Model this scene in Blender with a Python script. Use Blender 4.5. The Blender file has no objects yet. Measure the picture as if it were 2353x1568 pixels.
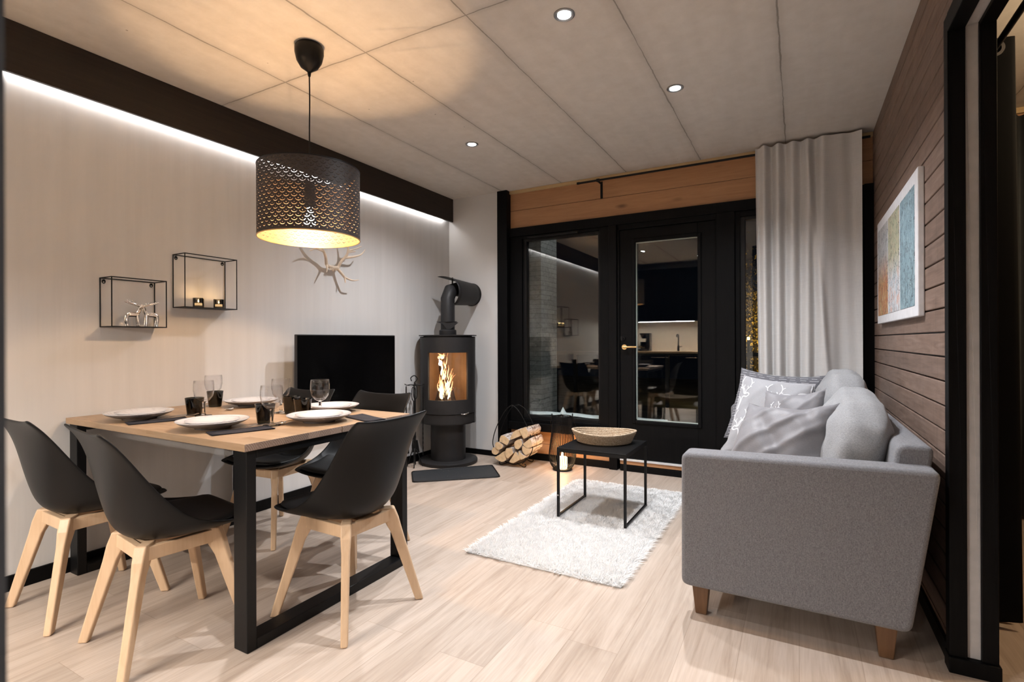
import bpy, bmesh, math, random
import numpy as np
from math import sin, cos, pi, radians, sqrt
from mathutils import Vector, Matrix, Euler
random.seed(7)
S = bpy.context.scene
C = S.collection

# ------------------------------------------------------------------ camera, world, exposure
ya, ro = radians(28.957), radians(-.229)
FW = Vector((-sin(ya), cos(ya), 0)); R0 = Vector((cos(ya), sin(ya), 0)); U0 = Vector((0, 0, 1))
RT = R0*cos(ro) + U0*sin(ro); UP = U0*cos(ro) - R0*sin(ro)
cd = bpy.data.cameras.new('camera'); cam = bpy.data.objects.new('camera', cd); C.objects.link(cam)
M3 = Matrix((RT, UP, -FW)).transposed()
cam.matrix_world = Matrix.Translation((0, 0, 1.10)) @ M3.to_4x4()
cd.sensor_width = 36; cd.lens = 1188/2353*36; cd.clip_start = .02
cd.dof.use_dof = True; cd.dof.focus_distance = 2.9; cd.dof.aperture_fstop = 5.0
S.camera = cam
S.view_settings.view_transform = 'Standard'; S.view_settings.look = 'None'
S.view_settings.exposure = 0.38; S.view_settings.gamma = 1.0; S.view_settings.use_curve_mapping = False
w = bpy.data.worlds.new('night'); S.world = w; w.use_nodes = True
w.node_tree.nodes['Background'].inputs[0].default_value = (.10, .16, .30, 1)
w.node_tree.nodes['Background'].inputs[1].default_value = .006

def lamp(name, typ, loc, power, color, direction=None, **kw):
    l = bpy.data.lights.new(name, typ); l.energy = power; l.color = color
    for k, v in kw.items(): setattr(l, k, v)
    o = bpy.data.objects.new(name, l); C.objects.link(o); o.location = loc
    if direction is not None:
        o.rotation_euler = Vector(direction).to_track_quat('-Z', 'Y').to_euler()
    return o
COOL = (.945, .96, 1.0); WARM = (1.0, .61, .31)
H = 2.52
SPOTS = [(-.885, 2.08), (-.60, 2.99), (-2.05, 3.12), (-2.15, .45), (-.75, .55), (-1.45, -.45), (-.2, -.8)]
for i, (x, y) in enumerate(SPOTS):
    lamp('downlight_beam', 'SPOT', (x, y, H-.022), [142, 134, 106, 6, 40, 18, 28][i], COOL, (0, 0, -1),
         spot_size=radians([138, 138, 138, 100, 130, 140, 140][i]), spot_blend=1.0, shadow_soft_size=.022)
# led strip hidden behind the beam on the left wall
lamp('led_strip_light', 'AREA', (-3.058, 1.44, 2.306), 6.5, (1.0, .96, .93), None,
     shape='RECTANGLE', size=.012, size_y=5.4).rotation_euler = (0, radians(14), 0)
# pendant bulb, stove fire, lantern candle, tealights
lamp('pendant_bulb_light', 'POINT', (-2.045, 1.70, 1.685), 188, WARM, shadow_soft_size=.03)
lamp('fire_light', 'POINT', (-2.74, 3.77, .80), 1.5, (1, .66, .42), shadow_soft_size=.08)
lamp('candle_light', 'POINT', (-1.765, 4.07, .17), 3.6, (1, .52, .2), shadow_soft_size=.02)
lamp('tealight_light', 'POINT', (-3.005, 1.724, 1.352), .12, (1, .6, .25), shadow_soft_size=.008)
lamp('tealight_light', 'POINT', (-3.005, 1.843, 1.352), .12, (1, .6, .25), shadow_soft_size=.008)
lamp('kitchen_led_light', 'AREA', (-2.11, -.95, 1.438), 260, (1, .9, .8), None, shape='RECTANGLE', size=.98, size_y=.02)
lamp('alcove_light', 'POINT', (1.5, 2.6, 2.2), 34, (1, .74, .45), shadow_soft_size=.06)
lamp('stone_wall_fill', 'SPOT', (-1.2, 4.75, 2.45), 16, (.95, .97, 1.0), (-1.0, .5, -1.2), spot_size=radians(140), spot_blend=.6, shadow_soft_size=.05)  # added unseen spot without a fitting, brightens the stone wall outside
lamp('street_light', 'SPOT', (-.62, 8.12, 1.15), 48, (1, .66, .2), (0, 1, .2), spot_size=radians(150), spot_blend=.4, shadow_soft_size=.05)

# ------------------------------------------------------------------ helpers
class MB:
    """collects shapes, builds one mesh object"""
    def __init__(s): s.v = []; s.f = []; s.m = []; s.uv = {}
    def add(s, vs, fs, mi=0):
        n = len(s.v); s.v += [tuple(p) for p in vs]
        for f in fs: s.f.append(tuple(i+n for i in f)); s.m.append(mi)
        return n
    def box(s, x0, x1, y0, y1, z0, z1, mi=0, T=None):
        vs = [Vector((x, y, z)) for z in (z0, z1) for y in (y0, y1) for x in (x0, x1)]
        if T is not None: vs = [T @ p for p in vs]
        s.add(vs, [(0, 2, 3, 1), (4, 5, 7, 6), (0, 1, 5, 4), (2, 6, 7, 3), (0, 4, 6, 2), (1, 3, 7, 5)], mi); return s
    def tube(s, path, r, n=8, mi=0, cap=True, closed=False):
        P = [Vector(p) for p in path]; N = len(P)
        rr = r if isinstance(r, (list, tuple)) else [r]*N
        up = None; rings = []
        for i in range(N):
            a = P[i-1] if (i > 0 or closed) else P[i]; b = P[(i+1) % N] if (i < N-1 or closed) else P[i]
            t = (b-a).normalized()
            if up is None:
                up = Vector((0, 0, 1)) if abs(t.z) < .9 else Vector((1, 0, 0))
            side = t.cross(up)
            if side.length < 1e-6: side = t.orthogonal()
            side.normalize(); up = side.cross(t).normalized()
            rings.append([P[i] + (side*cos(2*pi*k/n) + up*sin(2*pi*k/n))*rr[i] for k in range(n)])
        vs = [p for q in rings for p in q]; fs = []
        for i in range(N if closed else N-1):
            j = (i+1) % N
            for k in range(n):
                l = (k+1) % n; fs.append((i*n+k, i*n+l, j*n+l, j*n+k))
        if cap and not closed:
            fs.append(tuple(range(n-1, -1, -1))); fs.append(tuple((N-1)*n+k for k in range(n)))
        s.add(vs, fs, mi); return s
    def lathe(s, prof, n=32, c=(0, 0, 0), mi=0, wob=None, close=False):
        """profile [(r,z)]"""
        vs = []; fs = []
        for i, (r, z) in enumerate(prof):
            for k in range(n):
                a = 2*pi*k/n; q = r*(1+(wob(a) if wob else 0))
                vs.append((c[0]+q*cos(a), c[1]+q*sin(a), c[2]+z))
        N = len(prof)
        for i in range(N if close else N-1):
            j = (i+1) % N
            for k in range(n):
                l = (k+1) % n; fs.append((i*n+k, i*n+l, j*n+l, j*n+k))
        if not close:
            if prof[0][0] > 1e-5: fs.append(tuple(range(n-1, -1, -1)))
            if prof[-1][0] > 1e-5: fs.append(tuple((N-1)*n+k for k in range(n)))
        s.add(vs, fs, mi); return s
    def cyl(s, c, r, z0, z1, n=24, mi=0): return s.lathe([(r, z0), (r, z1)], n, c, mi)
    def grid(s, fn, nu, nv, mi=0, cu=False, flip=False):
        vs = [fn(i/(nu if cu else nu-1), j/(nv-1)) for j in range(nv) for i in range(nu)]
        fs = []
        for j in range(nv-1):
            for i in range(nu if cu else nu-1):
                k = (i+1) % nu; f = (j*nu+i, j*nu+k, (j+1)*nu+k, (j+1)*nu+i)
                fs.append(f[::-1] if flip else f)
        s.add(vs, fs, mi); return s
    def prism(s, poly, fn, a, b, mi=0, endmi=None):
        """poly extruded: fn(p, t) -> 3d"""
        n = len(poly); vs = [fn(p, a) for p in poly] + [fn(p, b) for p in poly]
        base = s.add(vs, [(i, (i+1) % n, n+(i+1) % n, n+i) for i in range(n)], mi)
        for f in (tuple(range(n-1, -1, -1)), tuple(range(n, 2*n))):
            s.f.append(tuple(i+base for i in f)); s.m.append(mi if endmi is None else endmi)
        return s
    def build(s, name, mats, parent=None, smooth=False, bevel=0, sub=0, solid=0, loc=None, auto=True, fix=True, bseg=2):
        me = bpy.data.meshes.new(name); me.from_pydata([tuple(p) for p in s.v], [], s.f)
        if not isinstance(mats, (list, tuple)): mats = [mats]
        for m in mats: me.materials.append(m)
        me.polygons.foreach_set('material_index', s.m)
        if fix:
            bm = bmesh.new(); bm.from_mesh(me); bmesh.ops.remove_doubles(bm, verts=bm.verts, dist=1e-5)
            bmesh.ops.recalc_face_normals(bm, faces=bm.faces); bm.to_mesh(me); bm.free()
        if smooth:
            me.polygons.foreach_set('use_smooth', [True]*len(me.polygons))
            if auto:
                try: me.set_sharp_from_angle(angle=radians(38))
                except Exception: pass
        me.update()
        o = bpy.data.objects.new(name, me); C.objects.link(o)
        if parent: o.parent = parent
        if loc: o.location = loc
        if bevel:
            b = o.modifiers.new('b', 'BEVEL'); b.width = bevel; b.segments = bseg; b.limit_method = 'ANGLE'; b.angle_limit = radians(40)
        if solid:
            m = o.modifiers.new('s', 'SOLIDIFY'); m.thickness = solid; m.offset = 0
        if sub:
            m = o.modifiers.new('u', 'SUBSURF'); m.levels = sub; m.render_levels = sub
        return o

def tag(o, label=None, cat=None, group=None, kind=None):
    if label: o['label'] = label
    if cat: o['category'] = cat
    if group: o['group'] = group
    if kind: o['kind'] = kind
    return o
def thing(name, label, cat, loc=(0, 0, 0), rz=0, group=None):
    o = bpy.data.objects.new(name, None); C.objects.link(o); o.location = loc; o.rotation_euler = (0, 0, rz)
    o.empty_display_size = .05
    return tag(o, label, cat, group)
def struct(mb, name, mats, parent=None, **kw):
    o = mb.build(name, mats, parent, **kw)
    if not parent: o['kind'] = 'structure'
    return o
def copy_tree(o, parent=None):
    c = o.copy(); C.objects.link(c)
    if parent: c.parent = parent
    for ch in [x for x in bpy.data.objects if x.parent == o]: copy_tree(ch, c)
    return c
def spline(pts, k=6, closed=False):
    P = [Vector(p) for p in pts]; n = len(P); out = []
    for i in range(n if closed else n-1):
        g = lambda j: P[j % n] if closed else P[max(0, min(n-1, j))]
        a, b, c, d = g(i-1), g(i), g(i+1), g(i+2)
        for q in range(k):
            t = q/k
            out.append(.5*((2*b) + (c-a)*t + (2*a-5*b+4*c-d)*t*t + (3*b-a-3*c+d)*t**3))
    if not closed: out.append(P[-1])
    return out
def lerp(a, b, t): return a+(b-a)*t

# ------------------------------------------------------------------ materials
class NT:
    def __init__(s, name):
        s.m = bpy.data.materials.new(name); s.m.use_nodes = True; s.t = s.m.node_tree
        s.b = s.t.nodes['Principled BSDF']; s.out = s.t.nodes['Material Output']; s._c = {}
    def n(s, typ, **kw):
        o = s.t.nodes.new(typ)
        for k, v in kw.items(): setattr(o, k, v)
        return o
    def put(s, sock, v):
        if hasattr(v, 'default_value') and hasattr(v, 'node'): s.t.links.new(v, sock)
        elif isinstance(v, (tuple, list)) and len(v) == 3 and sock.type == 'RGBA': sock.default_value = (*v, 1)
        else: sock.default_value = v
    def co(s, kind='Object'):
        if kind not in s._c: s._c[kind] = s.n('ShaderNodeTexCoord').outputs[kind]
        return s._c[kind]
    def math(s, op, a, b=0, c=0):
        o = s.n('ShaderNodeMath', operation=op); s.put(o.inputs[0], a); s.put(o.inputs[1], b); s.put(o.inputs[2], c); return o.outputs[0]
    def xyz(s, v):
        o = s.n('ShaderNodeSeparateXYZ'); s.put(o.inputs[0], v); return o.outputs
    def comb(s, x, y, z):
        o = s.n('ShaderNodeCombineXYZ'); s.put(o.inputs[0], x); s.put(o.inputs[1], y); s.put(o.inputs[2], z); return o.outputs[0]
    def scale(s, v, sc=(1, 1, 1), loc=(0, 0, 0)):
        o = s.n('ShaderNodeMapping'); s.put(o.inputs[0], v); o.inputs['Scale'].default_value = sc; o.inputs['Location'].default_value = loc; return o.outputs[0]
    def noise(s, v, scale, detail=3, rough=.5, dist=0):
        o = s.n('ShaderNodeTexNoise'); s.put(o.inputs['Vector'], v); o.inputs['Scale'].default_value = scale
        o.inputs['Detail'].default_value = detail; o.inputs['Roughness'].default_value = rough; o.inputs['Distortion'].default_value = dist
        return o.outputs['Fac']
    def wnoise(s, v):
        o = s.n('ShaderNodeTexWhiteNoise', noise_dimensions='3D'); s.put(o.inputs['Vector'], v); return o.outputs['Value']
    def ramp(s, f, stops, interp='LINEAR'):
        o = s.n('ShaderNodeValToRGB'); s.put(o.inputs[0], f); r = o.color_ramp; r.interpolation = interp
        while len(r.elements) < len(stops): r.elements.new(.5)
        for e, (p, c) in zip(r.elements, stops):
            e.position = p; e.color = (*c, 1) if isinstance(c, tuple) else (c, c, c, 1)
        return o.outputs[0]
    def mix(s, f, a, b, mode='MIX'):
        o = s.n('ShaderNodeMix', data_type='RGBA', blend_type=mode); s.put(o.inputs[0], f); s.put(o.inputs[6], a); s.put(o.inputs[7], b); return o.outputs[2]
    def bump(s, h, strength=.3, dist=.002):
        o = s.n('ShaderNodeBump'); s.put(o.inputs['Height'], h); o.inputs['Strength'].default_value = strength; o.inputs['Distance'].default_value = dist
        s.t.links.new(o.outputs[0], s.b.inputs['Normal']); return o
    def set(s, **kw):
        M = dict(color='Base Color', rough='Roughness', metal='Metallic', spec='Specular IOR Level', trans='Transmission Weight',
                 ior='IOR', alpha='Alpha', emit='Emission Color', estr='Emission Strength', coat='Coat Weight', sheen='Sheen Weight')
        for k, v in kw.items(): s.put(s.b.inputs[M[k]], v)
        return s
def plain(name, color, rough=.5, metal=0, spec=.5, var=.06, nscale=30, bump=0, bscale=200, bdist=.001, **kw):
    t = NT(name); n = t.noise(t.co(), nscale, 4)
    lo = tuple(c*(1-var) for c in color); hi = tuple(min(1, c*(1+var)) for c in color)
    t.set(color=t.ramp(n, [(.3, lo), (.7, hi)]), rough=rough, metal=metal, spec=spec, **kw)
    if bump: t.bump(t.noise(t.co(), bscale, 3), bump, bdist)
    return t.m
def emissive(name, color, strength):
    t = NT(name); t.set(color=(0, 0, 0), emit=color, estr=strength, rough=1); return t.m

BLACKM = plain('black_powder_coated_metal', (.0036, .0036, .004), .45, 0, .25, bump=.15, bscale=900, bdist=.0003)
BLACKW = None
def m_black_wood():
    t = NT('black_stained_wood'); g = t.noise(t.scale(t.co(), (40, 40, 2.2)), 3, 5, .6, .4)
    t.set(color=t.ramp(g, [(.3, (.0016, .0016, .002)), (.7, (.004, .0039, .0042))]), rough=.5, spec=.10); t.bump(g, .25, .0008); return t.m
BLACKW = m_black_wood()
def m_beam():
    t = NT('dark_brown_stained_beam'); g = t.noise(t.scale(t.co(), (30, 1.2, 26)), 2.2, 6, .6, .6)
    k = t.n('ShaderNodeTexVoronoi'); t.put(k.inputs['Vector'], t.scale(t.co(), (3, 1.6, 9))); k.inputs['Scale'].default_value = 1.0
    knot = t.math('LESS_THAN', k.outputs['Distance'], .055)
    c = t.ramp(g, [(.3, (.012, .0085, .0065)), (.7, (.026, .017, .012))])
    t.set(color=t.mix(knot, c, (.006, .004, .003)), rough=.5, spec=.35); t.bump(g, .3, .001); return t.m
BEAM = m_beam()
def m_wall():
    t = NT('grey_beige_wall_paint'); n = t.noise(t.scale(t.co(), (1, 9, .5)), 2.0, 3)
    c = t.ramp(n, [(.3, (.60, .59, .58)), (.7, (.64, .63, .62))])
    t.set(color=c, rough=.45, spec=.4)
    h = t.noise(t.scale(t.co(), (5, 5, .25)), 5, 2); h2 = t.noise(t.co(), 350, 2)
    t.bump(t.math('ADD', h, t.math('MULTIPLY', h2, .08)), .35, .004); return t.m
WALL = m_wall()
def m_ceiling():
    t = NT('bare_concrete_slab_ceiling'); P = t.co(); X, Y, Z = t.xyz(P)
    wob = t.math('MULTIPLY', t.math('SUBTRACT', t.noise(t.scale(P, (1, 1, 1)), 9, 4, .6), .5), .016)
    wid = t.math('MULTIPLY', t.noise(P, 2.3, 2), .0090)
    def joint(c, off, period):
        a = t.math('ADD', t.math('ADD', c, wob), off+1000*period)
        m = t.math('ABSOLUTE', t.math('SUBTRACT', t.math('MODULO', a, period), period/2))
        return m
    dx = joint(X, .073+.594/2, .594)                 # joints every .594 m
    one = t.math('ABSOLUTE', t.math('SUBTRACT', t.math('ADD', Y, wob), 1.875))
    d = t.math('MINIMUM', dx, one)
    line = t.math('LESS_THAN', d, t.math('SUBTRACT', wid, .0012))
    n1 = t.noise(t.scale(P, (1, .45, 1)), 1.6, 5, .6); n2 = t.noise(P, 14, 5, .65); n3 = t.noise(t.scale(P, (7, .8, 1)), 2, 3)
    base = t.ramp(n1, [(.25, (.52, .485, .445)), (.75, (.66, .63, .59))])
    base = t.mix(.35, base, t.ramp(n2, [(.3, (.48, .45, .415)), (.7, (.70, .67, .64))]))
    base = t.mix(.25, base, t.ramp(n3, [(.3, (.56, .53, .49)), (.7, (.71, .68, .64))]))
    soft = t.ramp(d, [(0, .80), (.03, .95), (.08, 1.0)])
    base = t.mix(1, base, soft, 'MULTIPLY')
    vo = t.n('ShaderNodeTexVoronoi'); t.put(vo.inputs['Vector'], P); vo.inputs['Scale'].default_value = 4.5
    pit = t.math('LESS_THAN', vo.outputs['Distance'], .022)
    base = t.mix(t.math('MAXIMUM', t.math('MULTIPLY', line, .60), t.math('MULTIPLY', pit, .6)), base, (.13, .115, .095))
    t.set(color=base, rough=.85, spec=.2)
    t.bump(t.math('SUBTRACT', t.math('MULTIPLY', n2, .4), t.math('MULTIPLY', line, .8)), .35, .004); return t.m
CEIL = m_ceiling()
def m_floor():
    t = NT('pale_oak_plank_floor'); P = t.co(); X, Y, Z = t.xyz(P)
    wd, ln = .186, 1.22
    ix = t.math('FLOOR', t.math('DIVIDE', X, wd)); ro_ = t.wnoise(t.comb(ix, 3.3, 0))
    yy = t.math('ADD', t.math('DIVIDE', Y, ln), t.math('MULTIPLY', ro_, 7)); iy = t.math('FLOOR', yy)
    idn = t.wnoise(t.comb(ix, iy, 1.7)); id2 = t.wnoise(t.comb(ix, iy, 9.1))
    gv = t.comb(t.math('ADD', t.math('MULTIPLY', X, 9), t.math('MULTIPLY', idn, 50)), t.math('ADD', t.math('MULTIPLY', Y, .75), t.math('MULTIPLY', id2, 31)), 0)
    g1 = t.noise(gv, 1.3, 6, .62, 1.6); g2 = t.noise(t.comb(t.math('MULTIPLY', X, 110), t.math('MULTIPLY', Y, 4), idn), 1.2, 3)
    base = t.ramp(g1, [(.25, (.262, .20, .156)), (.42, (.40, .328, .270)), (.60, (.485, .412, .352)), (.8, (.395, .322, .264))])
    base = t.mix(.3, base, t.ramp(g2, [(.3, (.31, .245, .195)), (.7, (.52, .45, .39))]))
    tint = t.ramp(idn, [(0, (.88, .86, .84)), (1, (1.08, 1.06, 1.05))])
    base = t.mix(1, base, tint, 'MULTIPLY')
    ex = t.math('ABSOLUTE', t.math('SUBTRACT', t.math('FRACT', t.math('DIVIDE', X, wd)), .5))
    ey = t.math('ABSOLUTE', t.math('SUBTRACT', t.math('FRACT', yy), .5))
    seam = t.math('MAXIMUM', t.math('GREATER_THAN', ex, .494), t.math('GREATER_THAN', ey, .4992))
    t.set(color=t.mix(t.math('MULTIPLY', seam, .45), base, (.22, .16, .11)), rough=t.ramp(g1, [(.2, .38), (.8, .50)]), spec=.42)
    t.bump(t.math('SUBTRACT', t.math('MULTIPLY', g2, .3), seam), .12, .0015); return t.m
FLOOR = m_floor()
def m_wood(name, lo, hi, axis='Y', sc=1, rough=.5, knots=0, spec=.4, dark=.25, saw=0):
    t = NT(name); P = t.co(); st = {'X': (1.2, 14, 14), 'Y': (14, 1.2, 14), 'Z': (14, 14, 1.2)}[axis]
    st = tuple(q*sc for q in st)
    g = t.noise(t.scale(P, st), 1.4, 6, .6, 1.2); g2 = t.noise(t.scale(P, tuple(q*5 for q in st)), 1.5, 2)
    c = t.ramp(g, [(.28, lo), (.72, hi)]); c = t.mix(.3, c, t.ramp(g2, [(.3, lo), (.7, hi)]))
    if knots:
        k = t.n('ShaderNodeTexVoronoi'); ks = {'X': (2.2, 6, 6), 'Y': (6, 2.2, 6), 'Z': (6, 6, 2.2)}[axis]
        t.put(k.inputs['Vector'], t.scale(P, ks)); k.inputs['Scale'].default_value = knots
        d = k.outputs['Distance']
        c = t.mix(t.ramp(d, [(.03, 1.0), (.12, .0)]), c, tuple(q*dark for q in lo))
    t.set(color=c, rough=rough, spec=spec); t.bump(g2, .15, .0008); return t.m
PINE = m_wood('oiled_pine_panel', (.335, .165, .075), (.46, .25, .125), 'X', .8, .5, .8, dark=.35)
PINEL = m_wood('light_pine_batten', (.44, .30, .15), (.56, .41, .22), 'X', 1, .5)
def m_plank():
    t = NT('grey_brown_stained_plank'); P = t.co(); X, Y, Z = t.xyz(P)
    row = t.math('FLOOR', t.math('DIVIDE', t.math('ADD', Z, .010), .0873)); r = t.wnoise(t.comb(row, 2.1, 5))
    gv = t.comb(0, t.math('ADD', t.math('MULTIPLY', Y, 1.6), t.math('MULTIPLY', r, 23)), t.math('MULTIPLY', Z, 26))
    g = t.noise(gv, 1.6, 6, .62, 1.4); g2 = t.noise(t.scale(P, (10, 55, 5)), 1.0, 2); g3 = t.noise(t.scale(P, (1, 4, 12)), 2, 4)
    c = t.ramp(g, [(.25, (.108, .068, .050)), (.5, (.178, .120, .092)), (.75, (.255, .18, .145))])
    c = t.mix(.3, c, t.ramp(g3, [(.3, (.11, .068, .05)), (.7, (.24, .17, .135))]))
    c = t.mix(1, c, t.ramp(r, [(0, .85), (1, 1.15)]), 'MULTIPLY')
    saw = t.ramp(g2, [(.55, 1.0), (.72, .72)]); c = t.mix(.6, c, saw, 'MULTIPLY')
    t.set(color=c, rough=.55, spec=.35); t.bump(g, .3, .0015); return t.m
PLANK = m_plank()
BEECH = m_wood('beech_chair_leg_wood', (.50, .34, .21), (.61, .44, .29), 'Z', 1, .42)
WALNUT = m_wood('brown_sofa_leg_wood', (.10, .05, .024), (.155, .082, .04), 'Z', 1, .4)
def m_table():
    t = NT('edge_glued_hardwood_top'); P = t.co(); X, Y, Z = t.xyz(P)
    iy = t.math('FLOOR', t.math('DIVIDE', Y, .055)); ro_ = t.wnoise(t.comb(iy, 1, 4)); ix = t.math('FLOOR', t.math('ADD', t.math('DIVIDE', X, .7), t.math('MULTIPLY', ro_, 5)))
    r = t.wnoise(t.comb(ix, iy, 2))
    g = t.noise(t.comb(t.math('ADD', t.math('MULTIPLY', X, 1.3), t.math('MULTIPLY', r, 40)), t.math('MULTIPLY', Y, 16), t.math('MULTIPLY', Z, 16)), 1.5, 6, .6, 1.5)
    c = t.ramp(g, [(.25, (.255, .158, .083)), (.6, (.35, .24, .15)), (.85, (.30, .195, .11))])
    c = t.mix(1, c, t.ramp(r, [(0, (.86, .84, .80)), (1, (1.08, 1.08, 1.1))]), 'MULTIPLY')
    # sawn end grain on the faces that look along the boards
    nx = t.math('ABSOLUTE', t.xyz(t.n('ShaderNodeNewGeometry').outputs['Normal'])[0])
    wv = t.n('ShaderNodeTexWave', wave_type='RINGS'); t.put(wv.inputs['Vector'], t.comb(0, t.math('ADD', t.math('MODULO', t.math('ADD', Y, 10), .055), t.math('MULTIPLY', ro_, .08)), t.math('ADD', Z, -.70)))
    wv.inputs['Scale'].default_value = 42; wv.inputs['Distortion'].default_value = 3.0
    ec = t.mix(1, t.ramp(wv.outputs['Fac'], [(.2, (.20, .135, .10)), (.8, (.31, .225, .175))]), t.ramp(ro_, [(0, .62), (1, 1.35)]), 'MULTIPLY')
    t.set(color=t.mix(t.math('GREATER_THAN', nx, .8), c, ec), rough=.42, spec=.4); t.bump(g, .08, .0006); return t.m
TABLE = m_table()
def m_fabric(name, a, b, scale=1.0, rough=.95, sheen=.15, thread=900, extra=None, st=(1, 1, 1)):
    t = NT(name); P = t.co()
    n1 = t.noise(t.scale(P, (160*scale*st[0], 160*scale*st[1], 700*scale)), 1, 3, .7); n2 = t.noise(t.scale(P, (700*scale, 700*scale, 160*scale)), 1, 3, .7)
    f = t.math('MULTIPLY', t.math('ADD', n1, n2), .5)
    c = t.ramp(f, [(.38, a), (.62, b)])
    t.set(color=c, rough=rough, spec=.15, sheen=sheen); t.bump(f, .25, .0012); return t.m
SOFA = m_fabric('grey_melange_upholstery', (.088, .089, .098), (.222, .223, .237))
SOFAL = m_fabric('light_grey_cushion_cover', (.17, .172, .18), (.33, .332, .34))
GREYPIL = m_fabric('dark_grey_cushion_cotton', (.085, .085, .097), (.14, .14, .155))
LIGHTPIL = m_fabric('pale_grey_cushion_cotton', (.25, .25, .262), (.30, .30, .315))
SATIN = m_fabric('silvery_grey_cushion_satin', (.165, .162, .172), (.205, .20, .212), rough=.42)
PRINT = m_fabric('white_cushion_print', (.50, .50, .52), (.58, .58, .60))
def m_curtain():
    t = NT('off_white_linen_curtain'); P = t.co()
    n1 = t.noise(t.scale(P, (900, 30, 18)), 1, 3, .7); n2 = t.noise(t.scale(P, (12, 12, 500)), 1, 3, .7); f = t.math('MULTIPLY', t.math('ADD', n1, n2), .5)
    c = t.ramp(f, [(.38, (.70, .685, .675)), (.62, (.80, .79, .78))])
    t.set(color=c, rough=.95, spec=.1); t.bump(f, .15, .0008)
    tr = t.n('ShaderNodeBsdfTranslucent'); t.put(tr.inputs[0], c); mx = t.n('ShaderNodeMixShader'); mx.inputs[0].default_value = .22
    t.t.links.new(t.b.outputs[0], mx.inputs[1]); t.t.links.new(tr.outputs[0], mx.inputs[2]); t.t.links.new(mx.outputs[0], t.out.inputs[0]); return t.m
CURT = m_curtain()
SHELL = plain('black_moulded_plastic', (.0036, .0036, .004), .43, 0, .20, bump=.06, bscale=1500, bdist=.0002)
PAD = plain('black_faux_leather_pad', (.004, .004, .0045), .5, 0, .3, bump=.25, bscale=500, bdist=.0006)
STOVE = plain('dark_grey_stove_steel', (.016, .0152, .0158), .5, 0, .3, bump=.2, bscale=1200, bdist=.0003)
STEEL = plain('brushed_steel', (.62, .60, .58), .25, 1)
SILVER = plain('polished_silver_cast_metal', (.78, .74, .70), .18, 1, bump=.3, bscale=60, bdist=.002)
BRASS = plain('brass', (.62, .43, .20), .3, 1)
NAPKIN = plain('black_paper_napkin', (.022, .021, .026), .85, 0, .2, bump=.3, bscale=900)
WHITEJ = plain('pale_grey_painted_jamb', (.42, .41, .41), .5)
DARKJ = plain('dark_blue_grey_door_jamb', (.03, .036, .046), .5)
BLACKC = plain('black_blackout_curtain', (.004, .004, .0045), .9, 0, .1)
GREYC = plain('dark_grey_curtain_cloth', (.05, .055, .06), .85, 0, .2)
def m_plate(name, top, spk):
    t = NT(name); n = t.noise(t.scale(t.co(), (3, 9, 3)), 4, 6, .7, 1.5); v = t.ramp(n, [(.55, top), (.68, spk), (.72, top)])
    t.set(color=v, rough=.18, spec=.5); return t.m
PLATE = m_plate('glazed_white_stoneware', (.50, .49, .495), (.38, .365, .365))
PLATEB = m_plate('glazed_grey_stoneware', (.17, .155, .155), (.26, .24, .24))
def m_glass(name, tint=(1, 1, 1), base=.045, boost=1.0, rough=0.0, ex=5.0):
    t = NT(name); lw = t.n('ShaderNodeLayerWeight'); lw.inputs[0].default_value = .5
    f = t.math('POWER', lw.outputs['Facing'], ex); f = t.math('ADD', t.math('MULTIPLY', f, (1-base)), base*boost)
    tr = t.n('ShaderNodeBsdfTransparent'); tr.inputs[0].default_value = (*tint, 1)
    gl = t.n('ShaderNodeBsdfGlossy'); gl.inputs['Roughness'].default_value = rough
    mx = t.n('ShaderNodeMixShader'); t.put(mx.inputs[0], f); t.t.links.new(tr.outputs[0], mx.inputs[1]); t.t.links.new(gl.outputs[0], mx.inputs[2])
    t.t.links.new(mx.outputs[0], t.out.inputs[0]); return t.m
PANE = m_glass('double_glazing_glass', (.97, .985, .98))
STGLASS = m_glass('stove_door_glass', (.9, .88, .86))
def m_goblet():
    m = m_glass('clear_bubbled_drinking_glass', (.98, .98, .985), .03, 1.0, .0, 4.0); t = m.node_tree
    nz = t.nodes.new('ShaderNodeTexNoise'); nz.inputs['Scale'].default_value = 90; tc = t.nodes.new('ShaderNodeTexCoord'); t.links.new(tc.outputs['Object'], nz.inputs['Vector'])
    b = t.nodes.new('ShaderNodeBump'); b.inputs['Strength'].default_value = .5; b.inputs['Distance'].default_value = .002; t.links.new(nz.outputs['Fac'], b.inputs['Height'])
    t.links.new(b.outputs[0], [n for n in t.nodes if n.type == 'BSDF_GLOSSY'][0].inputs['Normal']); return m
GOBLET = m_goblet()
def m_solid_glass():
    t = NT('solid_clear_glass'); t.set(color=(1, 1, 1), rough=.0, trans=1.0, ior=1.45); return t.m
SGLASS = m_solid_glass()
SMOKE = m_glass('smoky_green_grey_tumbler_glass', (.17, .175, .145), .05)
VOTIVE = m_glass('dark_votive_glass', (.35, .34, .33), .05)
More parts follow.
